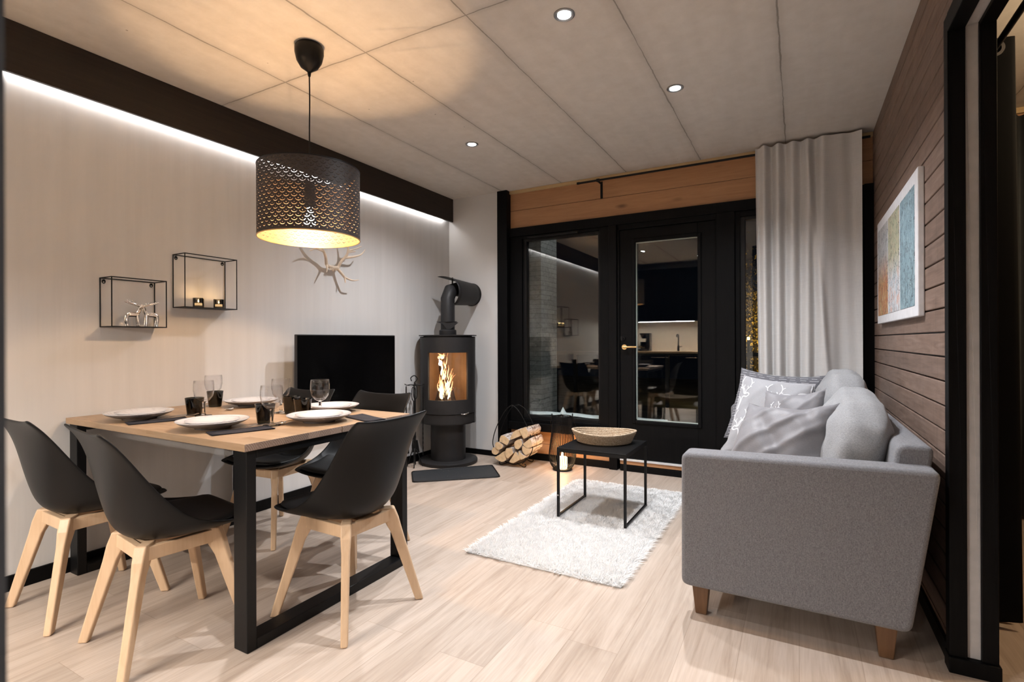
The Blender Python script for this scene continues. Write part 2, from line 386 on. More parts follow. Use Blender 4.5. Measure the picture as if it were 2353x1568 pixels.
def m_shade(name, col, rough, metal):
    t = NT(name); U = t.xyz(t.co('UV')); P_ = .0344; V_ = .0346
    def lat(ox, oy):
        fx = t.math('SUBTRACT', t.math('FRACT', t.math('ADD', U[0], ox)), .5); fy = t.math('SUBTRACT', t.math('FRACT', t.math('ADD', U[1], oy)), .5)
        x = t.math('MULTIPLY', fx, P_); y = t.math('MULTIPLY', fy, V_)
        x2 = t.math('MULTIPLY', x, x)
        r1 = t.math('SQRT', t.math('ADD', x2, t.math('MULTIPLY', y, y)))
        y2 = t.math('SUBTRACT', y, .0036); r2 = t.math('SQRT', t.math('ADD', x2, t.math('MULTIPLY', y2, y2)))
        cres = t.math('MULTIPLY', t.math('LESS_THAN', r1, .0137), t.math('GREATER_THAN', r2, .0146))
        y3 = t.math('ADD', y, .002); r3 = t.math('SQRT', t.math('ADD', x2, t.math('MULTIPLY', y3, y3)))
        return t.math('MAXIMUM', cres, t.math('LESS_THAN', r3, .0017))
    hole = t.math('MAXIMUM', lat(0, 0), lat(.5, .5))
    band = t.math('MULTIPLY', t.math('GREATER_THAN', U[1], .42), t.math('LESS_THAN', U[1], 9.35))
    hole = t.math('MULTIPLY', hole, band)
    t.set(color=col, rough=rough, metal=metal, alpha=t.math('SUBTRACT', 1, hole)); return t.m
SHADEO = m_shade('dark_brown_perforated_shade', (.020, .013, .010), .6, 0)
SHADEI = m_shade('brass_coloured_shade_lining', (.30, .205, .125), .5, .5)
def m_bark():
    t = NT('birch_bark'); P = t.co(); n = t.noise(t.scale(P, (30, 8, 30)), 2, 4, .7); n2 = t.noise(t.scale(P, (10, 60, 10)), 1.5, 3)
    c = t.ramp(n, [(.35, (.11, .055, .03)), (.5, (.50, .44, .40)), (.75, (.68, .63, .60))])
    c = t.mix(t.math('GREATER_THAN', n2, .63), c, (.10, .06, .04)); t.set(color=c, rough=.8, spec=.2); t.bump(n, .6, .004); return t.m
BARK = m_bark()
ENDG = plain('pale_birch_end_grain', (.66, .47, .28), .7, 0, .2, var=.15, nscale=35, bump=.3, bscale=120, bdist=.002)
SPLIT = m_wood('split_birch_wood', (.50, .32, .17), (.64, .45, .27), 'Y', 2, .7)
ROPE = None
def m_rope():
    t = NT('natural_seagrass_rope'); n = t.noise(t.scale(t.co(), (1, 1, 1)), 140, 4, .7)
    t.set(color=t.ramp(n, [(.3, (.20, .14, .085)), (.55, (.42, .33, .235)), (.75, (.60, .52, .43))]), rough=.85, spec=.2); t.bump(n, .5, .003); return t.m
ROPE = m_rope()
def m_rug():
    t = NT('white_wool_pile'); t.set(color=(.93, .925, .92), rough=.95, spec=.05)
    tr = t.n('ShaderNodeBsdfTranslucent'); t.put(tr.inputs[0], (.9, .9, .89)); mx = t.n('ShaderNodeMixShader'); mx.inputs[0].default_value = .45
    t.t.links.new(t.b.outputs[0], mx.inputs[1]); t.t.links.new(tr.outputs[0], mx.inputs[2]); t.t.links.new(mx.outputs[0], t.out.inputs[0]); return t.m
RUGM = m_rug()
ANTLER = plain('bleached_antler_bone', (.60, .49, .38), .55, 0, .4, var=.2, nscale=18, bump=.3, bscale=90, bdist=.002)
TVS = plain('glossy_black_screen', (.0015, .0015, .0017), .13, 0, .5, var=0)
TVB = plain('black_tv_plastic', (.008, .008, .009), .35)
SNOW = plain('snow', (.80, .84, .86), .8, 0, .2, bump=.5, bscale=14, bdist=.02)
def m_stone():
    t = NT('grey_stacked_stone'); P = t.co(); X, Y, Z = t.xyz(P)
    b = t.n('ShaderNodeTexBrick'); t.put(b.inputs['Vector'], t.comb(t.math('ADD', t.math('ADD', X, t.math('MULTIPLY', Y, .7)), t.math('MULTIPLY', t.noise(t.scale(P, (1, 1, 18)), 1.3, 1), .25)), t.math('ADD', Z, t.math('MULTIPLY', t.noise(P, 5, 2), .022)), 0)); b.inputs['Scale'].default_value = 1.0
    b.inputs['Brick Width'].default_value = .19; b.inputs['Row Height'].default_value = .05; b.inputs['Mortar Size'].default_value = .003
    b.inputs['Color1'].default_value = (.34, .34, .32, 1); b.inputs['Color2'].default_value = (.20, .20, .19, 1); b.inputs['Mortar'].default_value = (.05, .05, .05, 1)
    n = t.noise(P, 25, 5, .7); t.set(color=t.mix(.4, b.outputs[0], t.ramp(n, [(.3, (.12, .12, .11)), (.7, (.5, .5, .48))])), rough=.8)
    t.bump(t.math('ADD', b.outputs['Fac'], n), .8, .01); return t.m
STONE = m_stone()
LEAF = plain('autumn_leaf', (.30, .22, .06), .6, var=.35, nscale=8)
TRUNK = plain('dark_tree_bark', (.05, .04, .03), .9)
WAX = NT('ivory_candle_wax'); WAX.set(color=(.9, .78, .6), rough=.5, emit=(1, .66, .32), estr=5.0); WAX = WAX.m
FLAME = emissive('candle_flame', (1, .66, .28), 40)
BULB = emissive('frosted_bulb_glow', (1, .78, .52), 60)
DLG = emissive('downlight_lens_glow', (.93, .96, 1), 60)
LEDM = emissive('led_strip_glow', (.95, .97, 1), 10)

# ================================================================== THE ROOM
XL, XR, YF, YG = -3.07, .452, 4.30, 4.25      # left wall, plank face, glazing plane, grey return wall
struct(MB().box(-3.17, 2.7, -1.35, 4.42, -.06, 0), 'floor', FLOOR)
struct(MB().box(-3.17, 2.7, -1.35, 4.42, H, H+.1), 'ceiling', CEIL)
struct(MB().box(XL-.1, XL, -1.35, 4.42, 0, H), 'wall_left', WALL)
struct(MB().box(XL, .56, -1.35, -1.25, 0, H), 'wall_back', WALL)
struct(MB().box(XL, -2.46, YG, YG+.15, 0, H), 'wall_far_return', WALL)
# pine clad wall around the glazing
m = MB()
for z0, z1 in ((2.163, 2.331), (2.334, H)): m.box(-2.39, XR+.025, YF, YF+.1, z0, z1)
for z0, z1 in ((0.0, .150), (.153, .27)): m.box(-2.39, -1.405, YF, YF+.1, z0, z1)
struct(m, 'wall_far', PINE, bevel=.002)
struct(MB().box(-2.39, XR, YF-.024, YF, 2.49, 2.519), 'trim_1', PINEL, bevel=.002)       # batten under the ceiling
struct(MB().box(-2.495, -2.39, YF-.075, YF+.1, 0, H), 'trim_2', BLACKW, bevel=.003)        # black corner post
struct(MB().box(-2.39, XR, YF-.03, YF+.1, 2.083, 2.163), 'trim_3', BLACKW, bevel=.003)    # head casing
struct(MB().box(-2.39, -1.40, YF-.055, YF+.1, .272, .345), 'trim_4', BLACKW, bevel=.004)  # window board
struct(MB().box(.398, XR, YF-.06, YF+.1, 0, 2.16).box(XR, XR+.025, YF, YF+.1, 0, 2.16), 'trim_5', BLACKW)
struct(MB().box(-.552, -.42, YF-.035, YF+.1, .0, 2.083), 'trim_6', BLACKW, bevel=.003)    # post right of the door
struct(MB().box(-1.415, -1.345, YF-.04, YF+.1, 0, 2.083), 'trim_7', BLACKW, bevel=.003)   # post left of the door
struct(MB().box(-1.33, -.56, YF-.01, YF+.1, 0, .055).box(-1.32, -.56, YF-.03, YF-.01, 0, .05), 'trim_8', BLACKW, bevel=.002)
struct(MB().box(-1.325, -.56, YF-.018, YF+.06, .055, .085), 'trim_9', PINE)                # wooden sill under the threshold

def glazed_window(name, x0, x1, z0, z1, fr, gl, mull=None):
    """fixed light: stepped black frame, double pane"""
    root = bpy.data.objects.new(name, None); C.objects.link(root); root.location = (0, 0, 0); root['kind'] = 'structure'
    a, b, c, d = gl
    m = MB()
    for (X0, X1, Z0, Z1, y0, y1) in ((x0, x1, z0, z1, YF-.012, YF+.09), (a-.03, b+.012, c-.03, d+.03, YF-.004, YF+.02)):
        pass
    y0, y1 = YF-.012, YF+.09
    m.box(x0, a-.035, y0, y1, z0, z1).box(b+.02, x1, y0, y1, z0, z1).box(a-.035, b+.02, y0, y1, z0, c-.03).box(a-.035, b+.02, y0, y1, d+.022, z1)
    m.build('frame', BLACKW, root, bevel=.004)
    s = MB(); y0, y1 = YF+.012, YF+.075
    s.box(a-.04, a, y0, y1, c-.03, d+.03).box(b, b+.03, y0, y1, c-.03, d+.03).box(a, b, y0, y1, c-.04, c).box(a, b, y0, y1, d, d+.03)
    s.build('sash', BLACKM, root, bevel=.003)
    MB().box(a-.005, b+.005, YF+.034, YF+.038, c-.005, d+.005).build('pane', PANE, root)
    MB().box(a-.005, b+.005, YF+.054, YF+.058, c-.005, d+.005).build('pane', PANE, root)
    return root
W1 = glazed_window('window_1', -2.39, -1.415, .345, 2.083, 0, (-2.228, -1.525, .405, 2.035))
MB().box(-2.20, -1.70, YF-.025, YF-.008, 2.052, 2.070).build('vent_bar', BLACKM, W1, bevel=.002)
W2 = glazed_window('window_2', -.42, .398, .30, 2.083, 0, (-.352, .33, .38, 2.02))
struct(MB().box(-.42, .40, YF-.01, YF+.09, 0, .30), 'trim_10', BLACKW)
# glazed terrace door
D = bpy.data.objects.new('door_1', None); C.objects.link(D); D.location = (-1.33, YF, 0); D['kind'] = 'structure'
def L(mb, o):  # world -> local of an unrotated parent
    mb.v = [(p[0]-o.location.x, p[1]-o.location.y, p[2]-o.location.z) for p in mb.v]; return mb
m = MB(); x0, x1, z0, z1 = -1.325, -.56, .105, 2.035; a, b, c, d = -1.192, -.692, .432, 1.925
m.box(x0, a, YF-.01, YF+.05, z0, z1).box(b, x1, YF-.01, YF+.05, z0, z1).box(a, b, YF-.01, YF+.05, z0, c).box(a, b, YF-.01, YF+.05, d, z1)
L(m, D).build('door_leaf', BLACKW, D, bevel=.003)
m = MB()
for (X0, X1, Z0, Z1) in ((a-.028, a+.002, c-.028, d+.028), (b-.002, b+.028, c-.028, d+.028), (a, b, c-.028, c+.002), (a, b, d-.002, d+.028)):
    m.box(X0, X1, YF-.022, YF+.0, Z0, Z1)
L(m, D).build('glazing_bead', BLACKW, D, bevel=.006)
L(MB().box(-1.345, -1.325, YF-.022, YF+.06, .085, 2.06).box(-.56, -.552, YF-.022, YF+.06, .085, 2.06).box(-1.345, -.552, YF-.022, YF+.06, 2.038, 2.083), D).build('door_frame', BLACKW, D, bevel=.002)
t_ = plain('pale_spacer_strip', (.62, .66, .62), .4)
L(MB().box(a, a+.006, YF+.014, YF+.03, c, d).box(b-.006, b, YF+.014, YF+.03, c, d).box(a, b, YF+.014, YF+.03, c, c+.006).box(a, b, YF+.014, YF+.03, d-.007, d), D).build('spacer', t_, D)
for yy in (.008, .034): L(MB().box(a, b, YF+yy, YF+yy+.004, c, d), D).build('pane', PANE, D)
L(MB().box(-1.325, -.56, YF-.028, YF+.05, .086, .103), D).build('threshold', plain('aluminium_threshold', (.75, .78, .82), .3, .6), D, bevel=.002)
hd = L(MB().tube([(-1.285, YF-.01, 1.045), (-1.285, YF-.018, 1.045)], .022, 20).tube([(-1.285, YF-.01, 1.045), (-1.285, YF-.055, 1.045)], .010, 10).tube(spline([(-1.287, YF-.055, 1.045), (-1.25, YF-.058, 1.046), (-1.17, YF-.056, 1.046)], 4), .0085, 10), D)
hd.build('door_handle', BRASS, D, smooth=True)
k = MB(); k.tube([(.035, -.01, 1.118), (.035, -.032, 1.118)], .019, 16).tube([(.035, -.032, 1.118), (.035, -.048, 1.118)], .008, 10).box(.028, .042, -.062, -.046, 1.100, 1.136)
k.build('thumb_turn', BLACKM, D, smooth=True)
# plank clad wall on the right, with an opening nearer to the camera
m = MB(); k = 0; z = -.010
while z < H:
    za, zb = max(0, z+.003), min(H, z+.0873-.003)
    y0 = 2.245 if zb < 2.17 else .95
    if zb-za > .01:
        n = m.box(XR, XR+.02, y0, 4.299, za, zb)
    z += .0873
struct(m, 'wall_right', PLANK, bevel=.003)
struct(MB().box(XR+.02, .545, 2.25, 4.42, 0, H).box(XR+.02, .545, .95, 2.25, 2.17, H), 'wall_right_core', BLACKM)
struct(MB().box(.44, .56, -1.35, .95, 0, H), 'wall_right_near', WALL)
YJ = 2.20
D2 = bpy.data.objects.new('door_2', None); C.objects.link(D2); D2.location = (.5, YJ, 0); D2['kind'] = 'structure'
def jamb(x0, x1, dy, dz, name, mt, z0=.052):
    L(MB().box(x0, x1, YJ+dy, YJ+.05, z0, 2.12+dz+.06).box(x0, x1, .95, YJ+dy, 2.12+dz, 2.12+dz+.06), D2).build(name, mt, D2, bevel=.002)
jamb(.436, .4825, 0, 0, 'casing', BLACKW); jamb(.4825, .5185, .012, .012, 'jamb', WHITEJ); jamb(.5185, .5605, 0, 0, 'casing', BLACKW)
L(MB().box(.432, .565, YJ-.012, YJ+.05, 0, .052), D2).build('plinth_block', BLACKW, D2, bevel=.003)
# baseboards
bb = lambda n, *a: struct(MB().box(*a), n, BLACKW, bevel=.002)
bb('baseboard_left', XL, XL+.014, -1.25, YG, 0, .068)
bb('baseboard_far_return', XL+.014, -2.497, YG-.014, YG, 0, .05)
bb('baseboard_far', -2.388, -1.417, YF-.016, YF, 0, .062)
bb('baseboard_right', XR-.012, XR, 2.26, 4.23, 0, .06)
# dark beam with a concealed led strip
beam = thing('ceiling_beam', 'dark brown stained wooden beam along the top of the left wall', 'beam', (-3.02, 1.4, 2.29))
MB().box(-.018, .004, -2.62, 2.845, 0, H-2.29-.001).build('fascia_board', BEAM, beam, bevel=.002)
led = tag(MB().box(-.006, .004, -2.6, 2.8, 0, .006).build('led_strip', LEDM, loc=(-3.062, 1.4, 2.30)), 'thin white LED strip glowing behind the dark beam on the left wall', 'light strip')
led.location = (-3.060, 1.4, 2.318)
# near jamb beside the camera
struct(MB().box(-.60, -.368, .03, .11, 0, H-.001), 'trim_11', DARKJ)
# sleeping alcove seen through the opening
struct(MB().box(2.6, 2.7, -.0, 4.42, 0, H), 'wall_alcove_right', PINE)
struct(MB().box(.56, 2.6, -.1, 0, 0, H), 'wall_alcove_near', WALL)
m = MB(); z = 0
while z < H-.02:
    m.box(.56, 2.6, 4.30, 4.40, z+.002, min(H, z+.166)); z += .168
struct(m, 'wall_alcove_far', PINE, bevel=.002)
struct(MB().box(.56, 2.6, 4.275, 4.30, 2.485, H-.001), 'trim_12', PINEL)

# ================================================================== CEILING FITTINGS
names = ['nearest of three in view, very bright, top middle of the photo', 'between two cracked joints, nearest the curtain', 'on the left, above the stove side of the room']
dlab = ['round recessed ceiling downlight, largest and brightest of the three in view',
        'round recessed ceiling downlight nearest the linen curtain',
        'round recessed ceiling downlight nearest the dark beam and stove']
def downlight(x, y, label):
    r = thing('downlight', label, 'downlight', (x, y, H), group='recessed ceiling downlights')
    MB().lathe([(.030, -.0005), (.046, -.0005), (.046, -.004), (.040, -.007), (.030, -.004)], 32, close=True).build('trim_ring', BLACKM if False else plain_ring, r, smooth=True)
    MB().lathe([(0, -.0025), (.029, -.0025), (.029, -.001), (0, -.001)], 24).build('lens', DLG, r)
    return r
plain_ring = plain('satin_nickel_ring', (.30, .30, .30), .35, .8)
d0 = downlight(*SPOTS[0], dlab[0])
for i in (1, 2):
    c = copy_tree(d0); c.location = (*SPOTS[i], H); c['label'] = dlab[i]
for i in (3, 4, 5, 6):
    c = copy_tree(d0); c.location = (*SPOTS[i], H)
    c['label'] = 'round recessed ceiling downlight behind the camera, %s' % {3: 'by the left wall', 4: 'near the doorway', 5: 'above the kitchen counter', 6: 'by the right wall'}[i]

pend = thing('pendant_lamp', 'round pendant lamp with dark perforated drum shade hanging over the dining table', 'lamp', (-2.045, 1.70, 0))
MB().lathe([(0, 2.519), (.058, 2.519), (.066, 2.505), (.066, 2.480), (.058, 2.445), (.040, 2.415), (.018, 2.400), (.009, 2.392), (.006, 2.372), (0, 2.372)], 36).build('ceiling_cup', SHELL, pend, smooth=True)
MB().tube(spline([(0, 0, 2.38), (.002, 0, 2.25), (-.002, .001, 2.1), (.001, 0, 1.96), (0, 0, 1.80)], 6), .0032, 8).build('cord', SHELL, pend, smooth=True)
sh_r, sz0, sz1 = .231, 1.592, 1.922
def shade(R):
    m = MB(); n = 96; me = bpy.data.meshes.new('s')
    vs = []; fs = []; uvs = []
    for i in range(n+1):
        a = 2*pi*i/n
        for z in (sz0, sz1): vs.append((R*cos(a), R*sin(a), z))
    for i in range(n): fs.append((2*i, 2*i+2, 2*i+3, 2*i+1))
    me.from_pydata(vs, [], fs); uv = me.uv_layers.new(name='UVMap')
    for p in me.polygons:
        for li, vi in zip(p.loop_indices, p.vertices):
            i, j = divmod(vi, 2); uv.data[li].uv = (42*i/n, j*(sz1-sz0)/.0346)
        p.use_smooth = True
    return me
for nm, R, mt in (('lamp_shade', sh_r, SHADEO), ('shade_lining', sh_r-.0015, SHADEI)):
    me = shade(R); me.name = nm; me.materials.append(mt); o = bpy.data.objects.new(nm, me); C.objects.link(o); o.parent = pend
GILT = plain('gilt_ring', (.70, .46, .20), .35, .8)
for z, mt in ((sz0, GILT), (sz1, SHELL)):
    MB().lathe([(sh_r-.003, z-.001), (sh_r+.0012, z-.001), (sh_r+.0012, z+.003), (sh_r-.003, z+.003)], 96, close=True).build('shade_ring', mt, pend, smooth=True)
m = MB()
for a in (.4, .4+2*pi/3, .4+4*pi/3): m.tube([(0, 0, 1.86), (sh_r*cos(a)*.98, sh_r*sin(a)*.98, 1.918)], .0016, 6)
m.build('spider', SHELL, pend, smooth=True)
MB().lathe([(0, 1.86), (.022, 1.86), (.026, 1.84), (.026, 1.755), (.020, 1.742), (0, 1.742)], 24).build('bulb_holder', SHELL, pend, smooth=True)
MB().lathe([(0, 1.645), (.012, 1.647), (.021, 1.655), (.0265, 1.668), (.0265, 1.685), (.021, 1.705), (.014, 1.728), (.013, 1.743), (0, 1.744)], 24).build('bulb', BULB, pend, smooth=True)

# ================================================================== LEFT WALL DECOR
def wire_shelf(y0, y1, z0, z1, label):
    d = .12; r = thing('wall_shelf', label, 'shelf', (XL, y0, z0), group='black wire wall shelves')
    W, Hh = y1-y0, z1-z0; q = .0030; m = MB()
    for x in (.004, d):
        for z in (0, Hh): m.tube([(x, -q*.7, z), (x, W+q*.7, z)], q, 6)
        for y in (0, W): m.tube([(x, y, 0), (x, y, Hh)], q, 6)
    for y in (0, W):
        for z in (0, Hh): m.tube([(.004, y, z), (d, y, z)], q, 6)
    m.build('wire_frame', BLACKM, r, smooth=True)
    MB().box(.002, d, 0, W, -.0025, .0015).build('shelf_board', BLACKM, r)
    for y in (.016, W-.016):
        n = 14; pts = [(.008*cos(2*pi*k/n), .011*sin(2*pi*k/n)) for k in range(n)]; inn = [(.0045*cos(2*pi*k/n), .0045*sin(2*pi*k/n)-.003) for k in range(n)]
        e = MB(); vs = [(.001+t, y+p[0], Hh-.016+p[1]) for t in (0, .003) for p in pts+inn]
        fs = []
        for k in range(n):
            l = (k+1) % n; fs += [(k, l, n+l, n+k), (2*n+k, 3*n+k, 3*n+l, 2*n+l), (k, 2*n+k, 2*n+l, l), (n+k, n+l, 3*n+l, 3*n+k)]
        e.add(vs, fs); e.build('hanging_eyelet', BLACKM, r)
    return r
wire_shelf(1.271, 1.522, 1.180, 1.425, 'smaller black wire box shelf on the left wall holding two silver reindeer')
wire_shelf(1.618, 1.918, 1.296, 1.592, 'larger black wire box shelf on the left wall holding two candle holders')
def reindeer(flip, label, loc):
    m = MB(); s = -1 if flip else 1
    # x out of wall, y along wall, z up ; faces +y when s = 1
    P = lambda *p: [(x, s*y, z) for x, y, z in p]
    def tb(p, r, n=10): m.tube(spline(P(*p), 5), [1.38*lerp(r[0], r[-1], i/(5*(len(p)-1))) if len(r) == 2 else 1.38*lerp(r[min(len(r)-1, i//5)], r[min(len(r)-1, i//5+1)], (i%5)/5) for i in range(5*(len(p)-1)+1)], n)
    tb([(0, -.026, .058), (0, -.012, .063), (0, .010, .063), (0, .024, .068)], [.009, .0095, .009, .008])
    tb([(0, .020, .066), (0, .029, .082), (0, .033, .097), (0, .036, .104)], [.0085, .0065, .006, .006])
    tb([(0, .032, .104), (0, .044, .101), (0, .054, .097)], [.0068, .005, .0032])
    for sx in (-1, 1):
        tb([(sx*.006, -.026, .060), (sx*.009, -.030, .035), (sx*.010, -.027, .014), (sx*.010, -.026, .0)], [.0062, .0045, .0034, .0036])
        tb([(sx*.006, .020, .062), (sx*.009, .022, .035), (sx*.010, .024, .014), (sx*.010, .026, .0)], [.0062, .0045, .0034, .0036])
        tb([(sx*.003, .032, .106), (sx*.008, .014, .114), (sx*.012, -.010, .121), (sx*.014, -.032, .129)], [.0036, .0036, .0032, .002])
        for t, hgt in ((.018, .010), (.006, .012), (-.006, .012), (-.016, .013)):
            tb([(sx*.010, t, .115+(.018-t)*.3), (sx*.012, t-.003, .115+(.018-t)*.3+hgt)], [.0022, .001], 6)
        tb([(sx*.003, .034, .106), (sx*.005, .046, .114)], [.0024, .001], 6)
    o = m.build('reindeer_figurine', SILVER, loc=loc, smooth=True)
    rm = o.modifiers.new('r', 'REMESH'); rm.mode = 'VOXEL'; rm.voxel_size = .0013; rm.use_smooth_shade = True
    return tag(o, label, 'figurine', 'silver reindeer figurines')
reindeer(False, 'silver metal reindeer figurine, the left one of the pair, head over the other', (-3.018, 1.394, 1.1825))
reindeer(True, 'silver metal reindeer figurine, the right one of the pair', (-2.998, 1.469, 1.1825))
def votive(loc, label):
    r = thing('candle_holder', label, 'candle holder', loc, group='dark glass candle holders')
    MB().lathe([(0, 0), (.026, 0), (.028, .004), (.0285, .055), (.0258, .055), (.0248, .012), (0, .012)], 28).build('glass_cup', VOTIVE, r, smooth=True)
    MB().lathe([(0, .013), (.019, .013), (.019, .026), (0, .026)], 20).build('tealight', WAX, r, smooth=True)
    MB().lathe([(0, .030), (.004, .034), (.003, .042), (0, .050)], 10).build('flame', FLAME, r, smooth=True)
    return r
v0 = votive((-3.008, 1.724, 1.2985), 'dark glass candle holder with lit tealight, left one on the wire shelf')
v1 = copy_tree(v0); v1.location = (-3.008, 1.843, 1.2985); v1['label'] = 'dark glass candle holder with lit tealight, right one on the wire shelf'
# antlers
m = MB()
def an(pts, r0, r1):
    p = spline(pts, 6); n = len(p); m.tube(p, [lerp(r0, r1, (i/(n-1))**1.2) for i in range(n)], 10)
XA = -3.028
an([(-3.045, 2.725, 1.638), (-3.03, 2.742, 1.650), (-3.03, 2.765, 1.652)], .016, .017)
an([(-3.03, 2.75, 1.648), (XA-.01, 2.71, 1.655), (XA, 2.666, 1.668), (XA+.02, 2.640, 1.71), (XA+.04, 2.605, 1.748), (XA+.05, 2.55, 1.80), (XA+.04, 2.50, 1.86)], .015, .006)
an([(XA, 2.666, 1.668), (XA+.02, 2.652, 1.64), (XA+.04, 2.630, 1.602)], .011, .003)
an([(XA+.04, 2.60, 1.752), (XA+.05, 2.53, 1.758), (XA+.055, 2.47, 1.735)], .009, .003)
an([(-3.03, 2.75, 1.647), (XA-.01, 2.782, 1.660), (XA, 2.797, 1.699), (XA+.02, 2.822, 1.739), (XA+.035, 2.835, 1.775), (XA+.04, 2.836, 1.83), (XA+.035, 2.82, 1.88)], .014, .006)
an([(XA+.02, 2.822, 1.738), (XA+.04, 2.885, 1.752), (XA+.06, 2.945, 1.776), (XA+.07, 2.985, 1.822)], .011, .003)
an([(XA+.035, 2.835, 1.79), (XA+.05, 2.895, 1.812), (XA+.06, 2.955, 1.842)], .008, .0025)
an([(XA+.035, 2.835, 1.78), (XA+.05, 2.90, 1.795)], .007, .004)
an([(XA-.01, 2.77, 1.655), (XA+.01, 2.80, 1.614), (XA+.02, 2.820, 1.586)], .012, .009)
an([(XA+.02, 2.820, 1.59), (XA+.03, 2.815, 1.546)], .009, .003)
an([(XA+.02, 2.820, 1.588), (XA+.05, 2.865, 1.568), (XA+.06, 2.925, 1.577)], .009, .0025)
for i in range(10): an([(-3.035, 2.70+i*.005, 1.652), (-3.03+random.uniform(0, .02), 2.69+i*.006, 1.652+random.choice((-1, 1))*.028)], .004, .001)
o = m.build('antlers', ANTLER, smooth=True); tag(o, 'pair of pale branching antlers mounted on the left wall behind the pendant lamp', 'antlers')
rm = o.modifiers.new('r', 'REMESH'); rm.mode = 'VOXEL'; rm.voxel_size = .0022; rm.use_smooth_shade = True

# television on a wall bracket
tv = thing('television', 'flat black television hanging on the left wall beside the stove', 'television', (-2.93, 2.80, .62))
MB().box(-.018, .006, -.481, .481, .0, .53).build('casing', TVB, tv, bevel=.004)
MB().box(-.040, -.018, -.33, .33, .03, .36).build('back_cover', TVB, tv, bevel=.01)
MB().box(.0055, .0066, -.474, .474, .012, .522).build('screen', TVS, tv)
MB().box(-.139, -.13, -.12, .12, .18, .36).box(-.132, -.038, -.03, .03, .24, .30).build('wall_bracket', BLACKM, tv)

# ================================================================== STOVE
st = thing('wood_stove', 'dark grey cylindrical wood stove burning on a round pedestal', 'stove', (-2.80, 3.85, 0))
ang = math.atan2(-3.85, 2.80)         # the door looks at the room
MB().lathe([(0, 0), (.262, 0), (.266, .006), (.266, .028), (.258, .034), (0, .034)], 64).build('base_plate', STOVE, st, smooth=True)
MB().lathe([(0, .034), (.158, .034), (.158, .40), (0, .40)], 48).build('pedestal', STOVE, st, smooth=True)
def arc_shell(m, r0, r1, a0, a1, z0, z1, n=40, mi=0):
    vs = []; fs = []
    for i in range(n+1):
        a = lerp(a0, a1, i/n)
        for r in (r0, r1):
            for z in (z0, z1): vs.append((r*cos(a), r*sin(a), z))
    for i in range(n):
        b = 4*i; c = b+4; fs += [(b, c, c+1, b+1), (b+2, b+3, c+3, c+2), (b, b+2, c+2, c), (b+1, c+1, c+3, b+3)]
    fs += [(0, 1, 3, 2), (4*n, 4*n+2, 4*n+3, 4*n+1)]
    m.add(vs, fs, mi)
Rb = .25; A = radians(68); wA = radians(43)
m = MB(); arc_shell(m, Rb-.02, Rb, ang+A+.012, ang+2*pi-A-.012, .365, 1.142, 72)
arc_shell(m, Rb-.02, Rb-.004, ang-A, ang+A, .375, .455, 40)
m.lathe([(0, .365), (Rb-.012, .365), (Rb-.012, .375), (0, .375)], 64)
m.build('body', STOVE, st, smooth=True)
m = MB(); z0, z1 = .585, 1.0
arc_shell(m, Rb-.014, Rb+.004, ang-A, ang+A, .462, z0, 40); arc_shell(m, Rb-.014, Rb+.004, ang-A, ang+A, z1, 1.135, 40)
arc_shell(m, Rb-.014, Rb+.004, ang-A, ang-wA, z0, z1, 12); arc_shell(m, Rb-.014, Rb+.004, ang+wA, ang+A, z0, z1, 12)
dr = m.build('door', STOVE, st, smooth=True)
m = MB(); arc_shell(m, Rb-.012, Rb-.008, ang-wA, ang+wA, z0, z1, 40); m.build('door_glass', STGLASS, dr, smooth=True)
hv = Vector((cos(ang+.50), sin(ang+.50), 0)); tv_ = Vector((-hv.y, hv.x, 0)); b = hv*(Rb+.006)
MB().tube(spline([b-tv_*.012+Vector((0, 0, .464)), b+hv*.018+tv_*.01+Vector((0, 0, .462)), b+hv*.014+tv_*.055+Vector((0, 0, .472))], 5), [.004]*5+[.006]*6, 10).build('door_handle', STEEL, dr, smooth=True)
MB().lathe([(0, 1.148), (Rb+.012, 1.148), (Rb+.012, 1.156), (0, 1.156)], 64).lathe([(Rb-.03, 1.135), (Rb-.03, 1.149)], 40).build('top_plate', STOVE, st, smooth=True)
m = MB(); arc_shell(m, .195, .205, ang+1.0, ang+2*pi-1.0, .50, 1.12, 50); m.lathe([(0, .50), (.205, .50), (.205, .51), (0, .51)], 40); m.lathe([(0, 1.06), (.205, 1.06), (.205, 1.07), (0, 1.07)], 40)
VERM = plain('tan_firebrick_lining', (.44, .30, .17), .8, var=.15, nscale=12)
m.build('firebox', VERM, st, smooth=True)
fw_ = Vector((cos(ang), sin(ang), 0)); fr_ = Vector((-sin(ang), cos(ang), 0))
def SP(r, f, z): return fw_*f + fr_*r + Vector((0, 0, z))
CHAR = plain('charred_wood', (.035, .02, .014), .9, var=.4, nscale=40, bump=.5, bscale=60, bdist=.004)
for (a_, b_, r_) in ((SP(-.10, .03, .53), SP(-.02, .06, .86), .026), (SP(-.02, .08, .53), SP(-.07, .02, .90), .022), (SP(.06, .06, .53), SP(-.03, .03, .80), .020)):
    MB().tube([a_, (a_+b_)*.5+fr_*.008, b_], [r_, r_*1.1, r_*.8], 9).build('burning_log', CHAR, st, smooth=True)
FL = NT('fire'); zf = FL.xyz(FL.co('Generated'))[2]
FL.set(color=(0, 0, 0), emit=FL.ramp(zf, [(0, (1, .70, .40)), (.45, (1, .52, .24)), (1, (1, .34, .12))]), estr=4.0); 
_tr = FL.n('ShaderNodeBsdfTransparent'); _mx = FL.n('ShaderNodeMixShader'); _fn = FL.noise(FL.scale(FL.co(), (160, 160, 16)), 1, 3, .7, 1.0)
